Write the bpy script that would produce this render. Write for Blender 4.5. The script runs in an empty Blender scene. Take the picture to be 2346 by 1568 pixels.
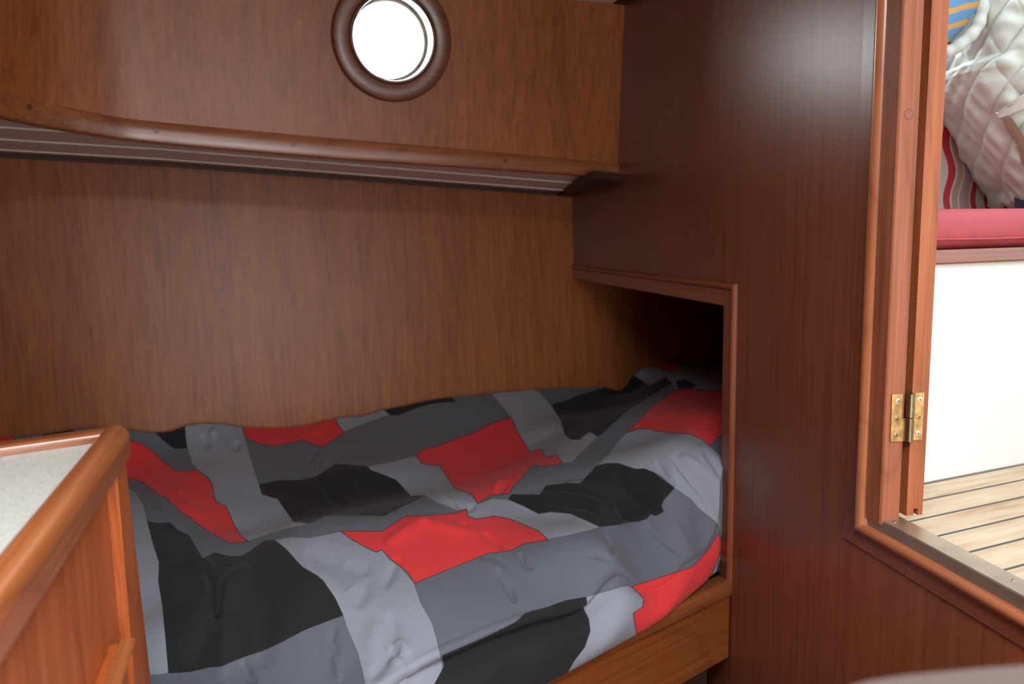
import bpy, bmesh, math, random
import numpy as np
from math import sin, cos, pi, radians, sqrt, atan2, exp
from mathutils import Vector, Matrix

random.seed(4)
rng = np.random.default_rng(7)
SC = bpy.context.scene
COL = SC.collection

# ------------------------------------------------------------------ camera model
W, H = 2346, 1568
LENS, SENSOR = 18.0, 23.5
FPX = LENS / SENSOR * W
YAW, PITCH, ROLL = radians(11.0), radians(7.7), radians(1.1)
CAM = np.array([0.0, 0.0, 1.25])
_f = np.array([sin(YAW)*cos(PITCH), cos(YAW)*cos(PITCH), -sin(PITCH)])
_r0 = np.array([cos(YAW), -sin(YAW), 0.0]); _u0 = np.cross(_r0, _f)
_r = cos(ROLL)*_r0 - sin(ROLL)*_u0
_u = cos(ROLL)*_u0 + sin(ROLL)*_r0


def ray(px, py):
    return _f + _r*(px - W/2)/FPX - _u*(py - H/2)/FPX


def hit(px, py, p, n):
    d = ray(px, py); n = np.array(n, float)
    return CAM + d*(np.dot(np.array(p, float) - CAM, n)/np.dot(d, n))


def hz(px, py, z): return hit(px, py, (0, 0, z), (0, 0, 1))
def hx(px, py, x): return hit(px, py, (x, 0, 0), (1, 0, 0))
def hy(px, py, y): return hit(px, py, (0, y, 0), (0, 1, 0))


def project(P):
    v = P - CAM
    d = v @ _f
    return W/2 + FPX*(v @ _r)/d, H/2 - FPX*(v @ _u)/d


# ------------------------------------------------------------------ materials
def newmat(name):
    m = bpy.data.materials.new(name); m.use_nodes = True
    nt = m.node_tree; nt.nodes.clear()
    out = nt.nodes.new('ShaderNodeOutputMaterial')
    b = nt.nodes.new('ShaderNodeBsdfPrincipled')
    nt.links.new(b.outputs[0], out.inputs[0])
    return m, nt, b


def N(nt, typ, **kw):
    n = nt.nodes.new(typ)
    for k, v in kw.items():
        if k in ('operation', 'blend_type', 'data_type', 'noise_dimensions', 'attribute_name', 'interpolation_type', 'feature', 'clamp'):
            setattr(n, k, v)
        else:
            n.inputs[k].default_value = v
    return n


def L(nt, a, b): nt.links.new(a, b)


def ramp(nt, fac, stops, interp='LINEAR'):
    r = nt.nodes.new('ShaderNodeValToRGB'); r.color_ramp.interpolation = interp
    e = r.color_ramp.elements
    while len(e) > 1: e.remove(e[-1])
    e[0].position = stops[0][0]; e[0].color = (*stops[0][1], 1)
    for p, c in stops[1:]:
        x = e.new(p); x.color = (*c, 1)
    L(nt, fac, r.inputs[0]); return r.outputs[0]


def dotn(nt, vec, a, scale=1.0):
    d = N(nt, 'ShaderNodeVectorMath', operation='DOT_PRODUCT')
    L(nt, vec, d.inputs[0]); d.inputs[1].default_value = tuple(x*scale for x in a)
    return d.outputs['Value']


def math_(nt, op, a, b=None, c=None):
    m = N(nt, 'ShaderNodeMath', operation=op)
    for i, v in enumerate((a, b, c)):
        if v is None: continue
        if hasattr(v, 'links') or hasattr(v, 'is_linked'): L(nt, v, m.inputs[i])
        else: m.inputs[i].default_value = v
    return m.outputs[0]


def wood(name, dark, mid, light, grain=(0, 0, 1), rough=.34, coat=.25, fig=1.0, scale=1.0, bump=.05, pore=.5, spec=.5):
    m, nt, b = newmat(name)
    tc = nt.nodes.new('ShaderNodeTexCoord'); P = tc.outputs['Object']
    g = Vector(grain).normalized()
    a = g.orthogonal().normalized() if abs(g.z) < .9 else Vector((1, .02, 0)).normalized()
    c2 = g.cross(a).normalized()

    def coord(sg, k=1.0):
        cb = nt.nodes.new('ShaderNodeCombineXYZ')
        L(nt, dotn(nt, P, a, k), cb.inputs[0]); L(nt, dotn(nt, P, c2, k), cb.inputs[1]); L(nt, dotn(nt, P, g, sg*k), cb.inputs[2])
        return cb.outputs[0]
    n1 = N(nt, 'ShaderNodeTexNoise', Scale=85*scale, Detail=6, Roughness=.7); L(nt, coord(.022), n1.inputs['Vector'])
    n2 = N(nt, 'ShaderNodeTexNoise', Scale=11*scale, Detail=4, Roughness=.55, Distortion=.25); L(nt, coord(.035), n2.inputs['Vector'])
    n3 = N(nt, 'ShaderNodeTexNoise', Scale=3.2*scale, Detail=2, Roughness=.45); L(nt, coord(.22), n3.inputs['Vector'])
    rings = math_(nt, 'PINGPONG', math_(nt, 'MULTIPLY', n3.outputs[0], 16.0), .5)
    ringl = math_(nt, 'SMOOTHSTEP' if False else 'POWER', math_(nt, 'SUBTRACT', 1.0, math_(nt, 'MULTIPLY', rings, 2.0)), 6.0)
    t = math_(nt, 'ADD', math_(nt, 'MULTIPLY', n1.outputs[0], .68), math_(nt, 'MULTIPLY', n2.outputs[0], .32))
    t = math_(nt, 'SUBTRACT', t, math_(nt, 'MULTIPLY', ringl, .10*fig))
    base = ramp(nt, t, [(.31, dark), (.5, mid), (.69, light)])
    n4 = N(nt, 'ShaderNodeTexNoise', Scale=420*scale, Detail=2); L(nt, coord(.006), n4.inputs['Vector'])
    pr = math_(nt, 'MULTIPLY', math_(nt, 'GREATER_THAN', n4.outputs[0], .64), pore*.6)
    mx = N(nt, 'ShaderNodeMix', data_type='RGBA'); L(nt, pr, mx.inputs[0]); L(nt, base, mx.inputs[6])
    mx.inputs[7].default_value = (*[x*.55 for x in dark], 1)
    L(nt, mx.outputs[2], b.inputs['Base Color'])
    b.inputs['Roughness'].default_value = rough; b.inputs['Specular IOR Level'].default_value = spec
    b.inputs['Coat Weight'].default_value = coat; b.inputs['Coat Roughness'].default_value = .34
    bp = N(nt, 'ShaderNodeBump', Strength=bump, Distance=.002); L(nt, n1.outputs[0], bp.inputs['Height']); L(nt, bp.outputs[0], b.inputs['Normal'])
    return m


def plain(name, col, rough=.5, metal=0.0, noise=0.0, nscale=40, bump=0.0, bscale=200, spec=.5):
    m, nt, b = newmat(name)
    b.inputs['Roughness'].default_value = rough; b.inputs['Metallic'].default_value = metal
    b.inputs['Specular IOR Level'].default_value = spec
    tc = nt.nodes.new('ShaderNodeTexCoord')
    n = N(nt, 'ShaderNodeTexNoise', Scale=nscale, Detail=4); L(nt, tc.outputs['Object'], n.inputs['Vector'])
    c = ramp(nt, n.outputs[0], [(.3, tuple(x*(1-noise) for x in col)), (.7, tuple(min(1, x*(1+noise)) for x in col))])
    L(nt, c, b.inputs['Base Color'])
    if bump:
        n2 = N(nt, 'ShaderNodeTexNoise', Scale=bscale, Detail=3); L(nt, tc.outputs['Object'], n2.inputs['Vector'])
        bp = N(nt, 'ShaderNodeBump', Strength=bump, Distance=.002); L(nt, n2.outputs[0], bp.inputs['Height']); L(nt, bp.outputs[0], b.inputs['Normal'])
    return m


WD = Vector((.983, .182, 0)).normalized()          # direction along the hull side
RD = Vector((.887, .461, 0)).normalized()          # direction of the berth front
CABIN = ((.17, .050, .014), (.285, .090, .026), (.37, .128, .040))
M_wall = wood('varnished_teak_veneer', *CABIN, grain=(0, 0, 1), rough=.40, coat=.06, fig=.45, spec=.36)
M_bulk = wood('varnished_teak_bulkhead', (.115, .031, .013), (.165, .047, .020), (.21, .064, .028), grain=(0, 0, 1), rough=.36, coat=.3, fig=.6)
M_trimx = wood('solid_teak_moulding', (.14, .040, .014), (.25, .083, .030), (.34, .125, .05), grain=tuple(WD), rough=.3, coat=.4)
M_trimz = wood('solid_teak_upright', (.20, .052, .018), (.33, .095, .036), (.42, .14, .058), grain=(0, 0, 1), rough=.34, coat=.3)
M_trimy = wood('solid_teak_lengthwise', (.20, .052, .018), (.33, .095, .036), (.42, .14, .058), grain=(.0, 1, 0), rough=.3, coat=.4)
M_frame = wood('niche_frame_teak', (.14, .035, .014), (.21, .058, .024), (.27, .08, .035), grain=(0, 0, 1), rough=.34, coat=.3)
M_framey = wood('niche_frame_teak_level', (.14, .035, .014), (.21, .058, .024), (.27, .08, .035), grain=(0, 1, 0), rough=.34, coat=.3)
M_berth = wood('berth_front_teak', (.12, .031, .008), (.185, .052, .012), (.245, .076, .020), grain=tuple(RD), rough=.32, coat=.35)
M_cab = wood('cabinet_teak', (.25, .056, .014), (.375, .092, .024), (.46, .13, .038), grain=(.05, 0, 1), rough=.45, coat=.05, spec=.22)
CE = Vector((.1055, -.994, 0)).normalized()        # direction of the cabinet front
M_rail = wood('fiddle_rail_teak', (.11, .026, .008), (.235, .068, .020), (.36, .125, .042), grain=tuple(CE), rough=.28, coat=.45)
M_railb = wood('fiddle_rail_back_teak', (.10, .024, .008), (.21, .060, .018), (.31, .10, .034), grain=tuple(RD), rough=.28, coat=.45)
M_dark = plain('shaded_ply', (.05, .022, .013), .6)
M_white = plain('white_gelcoat', (.66, .66, .645), .4, noise=.02)
M_head = plain('cream_headlining', (.66, .63, .58), .5)
M_bead = plain('painted_beadboard', (.74, .67, .61), .4, noise=.03)
M_brass = plain('tarnished_brass', (.46, .29, .12), .5, 1.0, noise=.4, nscale=90)
M_brasspin = plain('dark_brass_pin', (.20, .15, .09), .35, 1.0, noise=.3, nscale=60)
M_bronze = plain('bronze_strip', (.46, .385, .29), .40, .9, noise=.12, nscale=30)
M_steel = plain('bright_steel_screw', (.85, .85, .82), .25, 1.0)
M_chrome = plain('polished_rim', (.75, .76, .78), .18, 1.0)
M_slot = plain('screw_slot', (.03, .025, .02), .7)
M_glass = None


def speckle():
    m, nt, b = newmat('speckled_laminate')
    tc = nt.nodes.new('ShaderNodeTexCoord')
    n = N(nt, 'ShaderNodeTexNoise', Scale=420, Detail=2, Roughness=.5); L(nt, tc.outputs['Object'], n.inputs['Vector'])
    n2 = N(nt, 'ShaderNodeTexNoise', Scale=180, Detail=2); L(nt, tc.outputs['Object'], n2.inputs['Vector'])
    c = ramp(nt, n.outputs[0], [(.0, (.10, .10, .09)), (.30, (.22, .22, .20)), (.37, (.42, .43, .40)), (.6, (.46, .47, .44)), (.75, (.53, .53, .51))])
    L(nt, c, b.inputs['Base Color']); b.inputs['Roughness'].default_value = .4
    return m


M_lam = speckle()


def glass():
    m, nt, b = newmat('porthole_glass')
    out = [n for n in nt.nodes if n.type == 'OUTPUT_MATERIAL'][0]
    tr = nt.nodes.new('ShaderNodeBsdfTransparent'); tr.inputs[0].default_value = (.95, .97, .97, 1)
    gl = nt.nodes.new('ShaderNodeBsdfGlossy'); gl.inputs['Roughness'].default_value = .05
    fr = nt.nodes.new('ShaderNodeFresnel'); fr.inputs[0].default_value = 1.45
    mx = nt.nodes.new('ShaderNodeMixShader')
    L(nt, fr.outputs[0], mx.inputs[0]); L(nt, tr.outputs[0], mx.inputs[1]); L(nt, gl.outputs[0], mx.inputs[2]); L(nt, mx.outputs[0], out.inputs[0])
    return m


M_glass = glass()


# ------------------------------------------------------------------ mesh helpers
class MB:
    def __init__(s): s.v = []; s.f = []

    def add(s, vs, fs):
        o = len(s.v); s.v += [tuple(map(float, v)) for v in vs]; s.f += [tuple(i+o for i in f) for f in fs]; return s

    def prism(s, loop, vec):
        """closed loop of 3d points extruded by vec"""
        n = len(loop); vec = np.array(vec, float)
        a = [np.array(p, float) for p in loop]; b = [p+vec for p in a]
        fs = [tuple(range(n))[::-1], tuple(range(n, 2*n))] + [(i, (i+1) % n, n+(i+1) % n, n+i) for i in range(n)]
        return s.add(a+b, fs)

    def box(s, c, ax, ay, az):
        c = np.array(c, float); ax, ay, az = (np.array(a, float) for a in (ax, ay, az))
        return s.prism([c-ax-ay-az, c+ax-ay-az, c+ax+ay-az, c-ax+ay-az], 2*az)

    def aabb(s, x0, x1, y0, y1, z0, z1):
        return s.prism([(x0, y0, z0), (x1, y0, z0), (x1, y1, z0), (x0, y1, z0)], (0, 0, z1-z0))

    def sweep(s, path, sect, closed=False, caps=True, frames=None):
        """path: 3d points; sect: (u,w) points; frames: per point (U,W) vectors"""
        n = len(path); k = len(sect); vs = []
        for i, p in enumerate(path):
            U, Wv = frames[i] if isinstance(frames, list) else frames
            U = np.array(U, float); Wv = np.array(Wv, float); p = np.array(p, float)
            vs += [p+U*a+Wv*b for a, b in sect]
        fs = []
        for i in range(n if closed else n-1):
            j = (i+1) % n
            fs += [(i*k+q, i*k+(q+1) % k, j*k+(q+1) % k, j*k+q) for q in range(k)]
        if caps and not closed:
            fs += [tuple(range(k))[::-1], tuple(range((n-1)*k, n*k))]
        return s.add(vs, fs)

    def grid(s, G):
        n, k = len(G), len(G[0])
        return s.add([p for r in G for p in r], [(i*k+j, i*k+j+1, (i+1)*k+j+1, (i+1)*k+j) for i in range(n-1) for j in range(k-1)])

    def lathe(s, o, axis, prof, seg=48, U=None):
        axis = np.array(Vector(axis).normalized()); U = np.array(Vector(axis).orthogonal().normalized()) if U is None else U
        V = np.cross(axis, U); o = np.array(o, float); k = len(prof)
        vs = [o+axis*h+(U*cos(2*pi*i/seg)+V*sin(2*pi*i/seg))*r for i in range(seg) for r, h in prof]
        fs = [(i*k+j, ((i+1) % seg)*k+j, ((i+1) % seg)*k+j+1, i*k+j+1) for i in range(seg) for j in range(k-1)]
        return s.add(vs, fs)

    def tube(s, path, rad, seg=10):
        P = [np.array(p, float) for p in path]; vs = []; n = len(P)
        up = np.array([.13, .21, .97])
        for i, p in enumerate(P):
            t = P[min(i+1, n-1)]-P[max(i-1, 0)]; t = t/np.linalg.norm(t)
            a = np.cross(t, up); a /= np.linalg.norm(a); b = np.cross(t, a)
            r = rad[i] if hasattr(rad, '__len__') else rad
            vs += [p+r*(a*cos(2*pi*q/seg)+b*sin(2*pi*q/seg)) for q in range(seg)]
        fs = [(i*seg+q, i*seg+(q+1) % seg, (i+1)*seg+(q+1) % seg, (i+1)*seg+q) for i in range(n-1) for q in range(seg)]
        fs += [tuple(range(seg))[::-1], tuple(range((n-1)*seg, n*seg))]
        return s.add(vs, fs)

    def build(s, name, mat, parent=None, smooth=None, bevel=0, seg=3):
        me = bpy.data.meshes.new(name); me.from_pydata(s.v, [], s.f)
        bm = bmesh.new(); bm.from_mesh(me); bmesh.ops.recalc_face_normals(bm, faces=bm.faces); bm.to_mesh(me); bm.free()
        if mat: me.materials.append(mat)
        o = bpy.data.objects.new(name, me); COL.objects.link(o)
        if parent: o.parent = parent; o.matrix_parent_inverse = parent.matrix_world.inverted()
        if bevel:
            m = o.modifiers.new('bevel', 'BEVEL'); m.width = bevel; m.segments = seg; m.limit_method = 'ANGLE'; m.angle_limit = radians(40)
            smooth = smooth or 40
        if smooth:
            me.polygons.foreach_set('use_smooth', [True]*len(me.polygons))
            me.set_sharp_from_angle(angle=radians(smooth if smooth > 1 else 40))
        return o


def empty(name, loc):
    o = bpy.data.objects.new(name, None); COL.objects.link(o); o.location = loc
    o.empty_display_size = .05
    bpy.context.view_layer.update()
    return o


def tag(o, label, cat, group=None, kind=None):
    o['label'] = label; o['category'] = cat
    if group: o['group'] = group
    if kind: o['kind'] = kind
    return o


def struct(o, label=None):
    o['kind'] = 'structure'
    if label: o['label'] = label
    return o


def cut(o, cutter_mb):
    """boolean-subtract a solid, bake it into the mesh"""
    c = cutter_mb.build('cutter', None)
    md = o.modifiers.new('b', 'BOOLEAN'); md.operation = 'DIFFERENCE'; md.object = c; md.solver = 'EXACT'
    bpy.context.view_layer.update()
    dg = bpy.context.evaluated_depsgraph_get()
    me = bpy.data.meshes.new_from_object(o.evaluated_get(dg))
    o.modifiers.remove(md); old = o.data; o.data = me; bpy.data.meshes.remove(old)
    cm = c.data; bpy.data.objects.remove(c); bpy.data.meshes.remove(cm)


def rrect(w, h, r, n=4, c=(0, 0)):
    """rounded rectangle section 0..w, 0..h"""
    out = []
    for cx, cy, a0 in ((w-r, h-r, 0), (r, h-r, 90), (r, r, 180), (w-r, r, 270)):
        for i in range(n+1):
            a = radians(a0+90*i/n); out.append((c[0]+cx+r*cos(a), c[1]+cy+r*sin(a)))
    return out


def arr(v): return np.array(v, float)


# ------------------------------------------------------------------ setting: planes
XB = .75                                            # bulkhead face
WDn = arr(WD); WN = arr((.182, -.983, 0)); WN /= np.linalg.norm(WN)     # into the cabin
TF = math.tan(radians(4))                            # flare of the hull lining, top outboard
HP = arr((.75, 2.694, 1.217))


def hull(t, z, off=0.0):
    """point on the hull lining: t metres along from the bulkhead, height z"""
    return HP + WDn*t + arr((0, 0, z-HP[2])) - WN*(TF*(z-HP[2])) + WN*off


NH = WN*cos(radians(4)) + arr((0, 0, sin(radians(4))))

# hull lining
m = MB()
m.prism([hull(-2.7, 0), hull(1.5, 0), hull(1.5, 1.44), hull(0, 1.44), hull(-1.35, 1.50), hull(-2.7, 1.52)], -WN*.03)
struct(m.build('wall_back', M_wall), 'varnished teak hull lining behind the berth')

# trunk side: curved plan, leaning inward at the top
TT = math.tan(radians(8))
tb = [arr(p) for p in ((.75, 2.209), (.35, 2.137), (-.10, 2.050), (-.36, 2.000), (-.50, 1.966), (-.575, 1.922), (-.643, 1.862), (-.690, 1.79), (-.722, 1.70), (-.74, 1.58), (-.745, 1.40), (-.745, .2), (-.745, -1.0))]
tz = [1.450, 1.480, 1.508, 1.526, 1.538, 1.549, 1.560, 1.570, 1.58, 1.588, 1.60, 1.60, 1.60]     # top of the moulding


def catmull(P, n):
    P = [arr(p) for p in P]; Q = [2*P[0]-P[1]] + P + [2*P[-1]-P[-2]]; out = []
    for i in range(1, len(Q)-2):
        for k in range(n):
            t = k/n; a, b, c, d = Q[i-1], Q[i], Q[i+1], Q[i+2]
            out.append(.5*((2*b)+(c-a)*t+(2*a-5*b+4*c-d)*t*t+(3*b-a-3*c+d)*t**3))
    out.append(P[-1]); return out


pth = catmull([(a[0], a[1], z) for a, z in zip(tb, tz)], 8)
nrm = []
for i, p in enumerate(pth):
    t = (pth[min(i+1, len(pth)-1)]-pth[max(i-1, 0)])[:2]; t /= np.linalg.norm(t)
    nrm.append(arr((-t[1], t[0], 0)))               # path runs right to left, cabin side is +90 deg of travel
if np.dot(nrm[0], WN) < 0: nrm = [-n for n in nrm]


def trunk(i, z, off=0.0):
    p, n = pth[i], nrm[i]
    return arr((p[0], p[1], z)) + n*(TT*(z-1.45)+off)


m = MB()
zs = [1.40, 1.6, 1.8, 2.0]
fr = [[trunk(i, max(z, pth[i][2]-.03) if z == 1.40 else z) for z in zs] for i in range(len(pth))]
bk = [[trunk(i, max(z, pth[i][2]-.03) if z == 1.40 else z, -.03) for z in zs] for i in range(len(pth))]
vs = []; k = len(zs)
for r_ in range(len(pth)):
    vs += fr[r_] + bk[r_][::-1]
K = 2*k
fs = [(i*K+q, i*K+(q+1) % K, (i+1)*K+(q+1) % K, (i+1)*K+q) for i in range(len(pth)-1) for q in range(K)]
fs += [tuple(range(K))[::-1], tuple(range((len(pth)-1)*K, len(pth)*K))]
m.add(vs, fs)
wall_up = m.build('wall_upper', M_wall)
struct(wall_up, 'leaning varnished teak side panel with the round porthole')

# porthole placement
NT = WN*cos(radians(8)) - arr((0, 0, sin(radians(8))))
tp = arr((.75, 2.209, 1.45))
PC = hit(898, 89, tp, NT)
cutm = MB().lathe(PC, NT, [(0, -.25), (.106, -.25), (.106, .12), (0, .12)], 64)
cut(wall_up, cutm)
wall_up.data.polygons.foreach_set('use_smooth', [True]*len(wall_up.data.polygons)); wall_up.data.set_sharp_from_angle(angle=radians(30))
port = empty('window_1', tuple(PC)); struct(port, 'round porthole in the leaning upper panel')
M_ring = wood('porthole_ring_teak', (.10, .034, .016), (.16, .056, .026), (.21, .08, .036), grain=tuple(WD), rough=.36, coat=.3)
MB().lathe(PC, NT, [(.106, -.005), (.150, -.005), (.150, .012), (.146, .019), (.138, .022), (.118, .022), (.110, .019), (.107, .012), (.106, -.005)], 96).build('surround_ring', M_ring, port, 35)
o = MB().lathe(PC, NT, [(.107, -.045), (.107, .018), (.104, .021), (.100, .018), (.099, .010), (.099, -.045), (.107, -.045)], 96).build('metal_rim', M_chrome, port, 35); o['label'] = 'polished metal inner rim'
o = MB().lathe(PC, NT, [(.100, -.07), (.100, -.036), (.096, -.033), (.0925, -.036), (.092, -.07), (.100, -.07)], 96).build('glass_gasket', plain('pale_gasket', (.42, .37, .30), .5, noise=.3), port, 35)
MB().lathe(PC, NT, [(0, -.055), (.098, -.055), (.098, -.061), (0, -.061)], 64).build('glass_pane', M_glass, port)

# shelf moulding along the bottom of the trunk side
sec = [(0, 0), (.024, 0), (.028, .003), (.030, .010), (.030, .030), (.028, .042), (.022, .052), (.012, .057), (0, .058)]
m = MB()
frames = [(nrm[i] - arr((0, 0, TT*.0)), arr((0, 0, 1))) for i in range(len(pth))]
hts = [float(np.interp(i, [0, 14, 32, 60], [.041, .055, .056, .066])) for i in range(len(pth))]
path = [arr((pth[i][0], pth[i][1], pth[i][2]-hts[i])) + nrm[i]*(-.012) for i in range(len(pth))]
vs = []; k = len(sec)
for i in range(len(path)):
    vs += [path[i] + nrm[i]*a*(1) + arr((0, 0, b*hts[i]/.058)) for a, b in sec]
    # keep the moulding's back buried in the panel
m.add(vs, [(i*k+q, i*k+(q+1) % k, (i+1)*k+(q+1) % k, (i+1)*k+q) for i in range(len(path)-1) for q in range(k)] + [tuple(range(k))[::-1], tuple(range((len(path)-1)*k, len(path)*k))])
tr1 = struct(m.build('trim_1', M_trimx, None, 30), 'rounded teak moulding under the leaning upper panel')
# dark plugs in the moulding
for px, py in ((73, 238), (365, 280), (663, 308), (1172, 358)):
    best = min(range(len(path)), key=lambda i: abs(project((path[i]+nrm[i]*.03+arr((0, 0, .03)))[None])[0][0]-px))
    c = path[best] + nrm[best]*.0303 + arr((0, 0, .5*hts[best]))
    d = MB().lathe(c, nrm[best], [(0, .0006), (.0055, .0006), (.006, 0), (.006, -.004)], 20)
    d.build('wood_plug', plain('dark_plug', (.12, .035, .014), .35), tr1, 40)

# underside of the side deck: painted boards with raised beads, hull to trunk side
m = MB(); G = []
_tw = sorted((float(np.dot(p[:2]-HP[:2], WDn[:2])), float(np.dot(p[:2]-HP[:2], WN[:2]))) for p in pth)
_tt = np.array([q[0] for q in _tw]); _ww = np.array([q[1] for q in _tw])
prof = [(0, 0)]
for d0_ in (.085, .255, .425, .595, .765, .935, 1.105, 1.275, 1.445):
    prof += [(d0_-.0050, 0), (d0_-.0042, .0022), (d0_-.002, .0036), (d0_+.002, .0036), (d0_+.0042, .0022), (d0_+.0050, 0)]
prof.append((1.6, 0))
for j in range(161):
    t = .0 - 2.40*j/160
    zb = 1.392 + .086*min(1.0, (-t)/1.30) + max(0, -t-1.30)*.045
    hp = hull(t, zb)
    wmax = float(np.interp(t, _tt, _ww)) if t > _tt[0] else 1.5
    row = []
    for w, dz in prof:
        ww = min(w, wmax); row.append(hp + WN*ww + arr((0, 0, .026*ww/.49 + (-dz if w < wmax else 0))))
    G.append(row)
m.grid(G)
ob = m.build('ceiling_side', M_bead, None, 25)
md = ob.modifiers.new('s', 'SOLIDIFY'); md.thickness = .012; md.offset = 1 if ob.data.polygons[0].normal.z > 0 else -1
struct(ob, 'painted boards with raised beads under the side deck above the berth')
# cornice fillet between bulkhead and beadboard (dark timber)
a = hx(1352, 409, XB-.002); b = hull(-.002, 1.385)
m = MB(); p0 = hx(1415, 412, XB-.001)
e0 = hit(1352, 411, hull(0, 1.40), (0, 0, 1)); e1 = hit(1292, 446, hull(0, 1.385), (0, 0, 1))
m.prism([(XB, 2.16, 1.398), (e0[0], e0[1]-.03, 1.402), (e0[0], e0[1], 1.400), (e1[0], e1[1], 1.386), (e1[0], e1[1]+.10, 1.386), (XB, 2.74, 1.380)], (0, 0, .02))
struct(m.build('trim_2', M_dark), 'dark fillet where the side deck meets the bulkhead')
m = MB(); m.sweep([hull(-2.4, 1.512, .0), hull(-1.30, 1.462, .0), hull(0, 1.376, .0)], [(0, .006), (.007, .006), (.007, .016), (0, .016)], frames=(WN, arr((0, 0, 1))))  # added strip, its dark colour stands in for shade under the side deck
struct(m.build('trim_3', M_dark, None, 30), 'added dark strip for the shadow line along the top of the hull lining')

# bulkhead with berth opening and doorway
DOOR_Z0, DOOR_Y1, DOOR_Y0, DOOR_Z1 = .792, 1.028, .30, 1.80
m = MB(); m.aabb(XB, XB+.026, -1.0, 3.1, 0, 2.05)
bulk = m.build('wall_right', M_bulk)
nz0 = .50
cut(bulk, MB().prism([(XB-.1, 1.512, nz0-.02), (XB-.1, 3.3, nz0-.02), (XB-.1, 3.3, 1.10), (XB-.1, 1.512, 1.10)], (.3, 0, 0)))
cut(bulk, MB().aabb(XB-.1, XB+.2, DOOR_Y0, DOOR_Y1-.01, DOOR_Z0+.013, DOOR_Z1))
struct(bulk, 'varnished teak bulkhead with the berth opening and the doorway')

# frame of the berth opening: flat with a small bead on its outer edge, mitred at the corner
ye = 2.70
fsec = [(0, -.026), (0, .005), (.0015, .0065), (.033, .0065), (.0345, .005), (.0355, .0075), (.038, .0095), (.0415, .0105), (.045, .0095), (.0475, .006), (.048, 0), (.048, -.026)]
XH = arr((-1, 0, 0))
m = MB(); m.sweep([(XB, 1.512, .497), (XB, 1.512, 1.0975)], fsec, frames=[(arr((0, -1, 0)), XH), (arr((0, -1, 1)), XH)])
tf = m.build('trim_4', M_frame, None, 28); struct(tf, 'teak frame round the berth opening in the bulkhead')
m = MB(); m.sweep([(XB, 1.512, 1.0975), (XB, ye, 1.0975)], fsec, frames=[(arr((0, -1, 1)), XH), (arr((0, 0, 1)), XH)])
m.build('head_rail', M_framey, tf, 28)

# tunnel beyond the opening (foot of the berth, under the cockpit seat)
P0 = arr((.991, 1.21, .79)); SD = arr((.978, .207, 0)); SD /= np.linalg.norm(SD); SN = arr((-SD[1], SD[0], 0))


def seat(a, off, z):
    """a metres along the seat front from where the bulkhead is, off metres aft of its face"""
    q = P0 + SD*a + SN*off; return arr((q[0], q[1], z))


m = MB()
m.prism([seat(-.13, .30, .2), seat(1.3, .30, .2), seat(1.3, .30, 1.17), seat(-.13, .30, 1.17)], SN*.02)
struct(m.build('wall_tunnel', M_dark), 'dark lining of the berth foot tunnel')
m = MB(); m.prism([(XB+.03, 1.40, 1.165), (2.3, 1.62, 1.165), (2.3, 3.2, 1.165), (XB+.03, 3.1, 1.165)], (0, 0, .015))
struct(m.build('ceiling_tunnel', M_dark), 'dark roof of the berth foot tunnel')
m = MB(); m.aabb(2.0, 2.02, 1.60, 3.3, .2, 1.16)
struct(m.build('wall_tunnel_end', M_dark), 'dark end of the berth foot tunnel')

# ceiling with a hatch
CZ = 1.872
m = MB(); m.aabb(-1.7, XB-.035, -1.0, 2.135, CZ, CZ+.03)
cei = m.build('ceiling', M_head)
HX0, HX1, HY0, HY1 = -.25, .40, -.35, .30
cut(cei, MB().aabb(HX0, HX1, HY0, HY1, CZ-.1, CZ+.1)); struct(cei, 'cream headlining')
m = MB(); m.sweep([(-.72, 1.955, CZ-.002), (XB, 2.215, CZ-.002)], [(0, 0), (.055, .0), (.055, .022), (0, .022)], frames=(arr((WN[0], WN[1], 0)), arr((0, 0, 1))))
struct(m.build('trim_5', M_dark, None, 30), 'dark cornice between headlining and upper panel')
m = MB(); m.aabb(XB-.036, XB, -1, 2.2, CZ-.001, CZ+.03); struct(m.build('trim_6', M_dark), 'dark cornice between headlining and bulkhead')
m = MB()
for x0, x1, y0, y1 in ((HX0-.05, HX0, HY0-.05, HY1+.05), (HX1, HX1+.05, HY0-.05, HY1+.05), (HX0, HX1, HY0-.05, HY0), (HX0, HX1, HY1, HY1+.05)): m.aabb(x0, x1, y0, y1, CZ-.012, CZ+.07)
struct(m.build('window_2', M_trimx), 'deck hatch frame overhead')
# floor and the rest of the shell
struct(MB().aabb(-1.75, XB+.02, -1.03, 3.2, -.03, 0).build('floor', M_berth), 'teak cabin sole')
struct(MB().aabb(-1.75, -1.70, -1.03, 3.2, 0, 2.05).build('wall_left', M_wall), 'left cabin wall')
PX0, PX1, PZ0, PZ1 = .16, .68, .55, 1.60
wf = MB().aabb(-1.75, XB+.02, -1.05, -1.0, 0, 2.05).build('wall_front', M_wall); cut(wf, MB().aabb(PX0, PX1, -1.2, -.9, PZ0, PZ1)); struct(wf, 'cabin wall behind the camera with an open passage')
struct(MB().prism([hull(-2.6, 2.05), hull(.0, 2.05), (.75, 2.15, 2.05), (-.75, 1.9, 2.05), (-.75, -1.0, 2.05), (-1.75, -1.0, 2.05)], (0, 0, .03)).build('ceiling_deck', M_dark), 'deck over the cabin')

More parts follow.
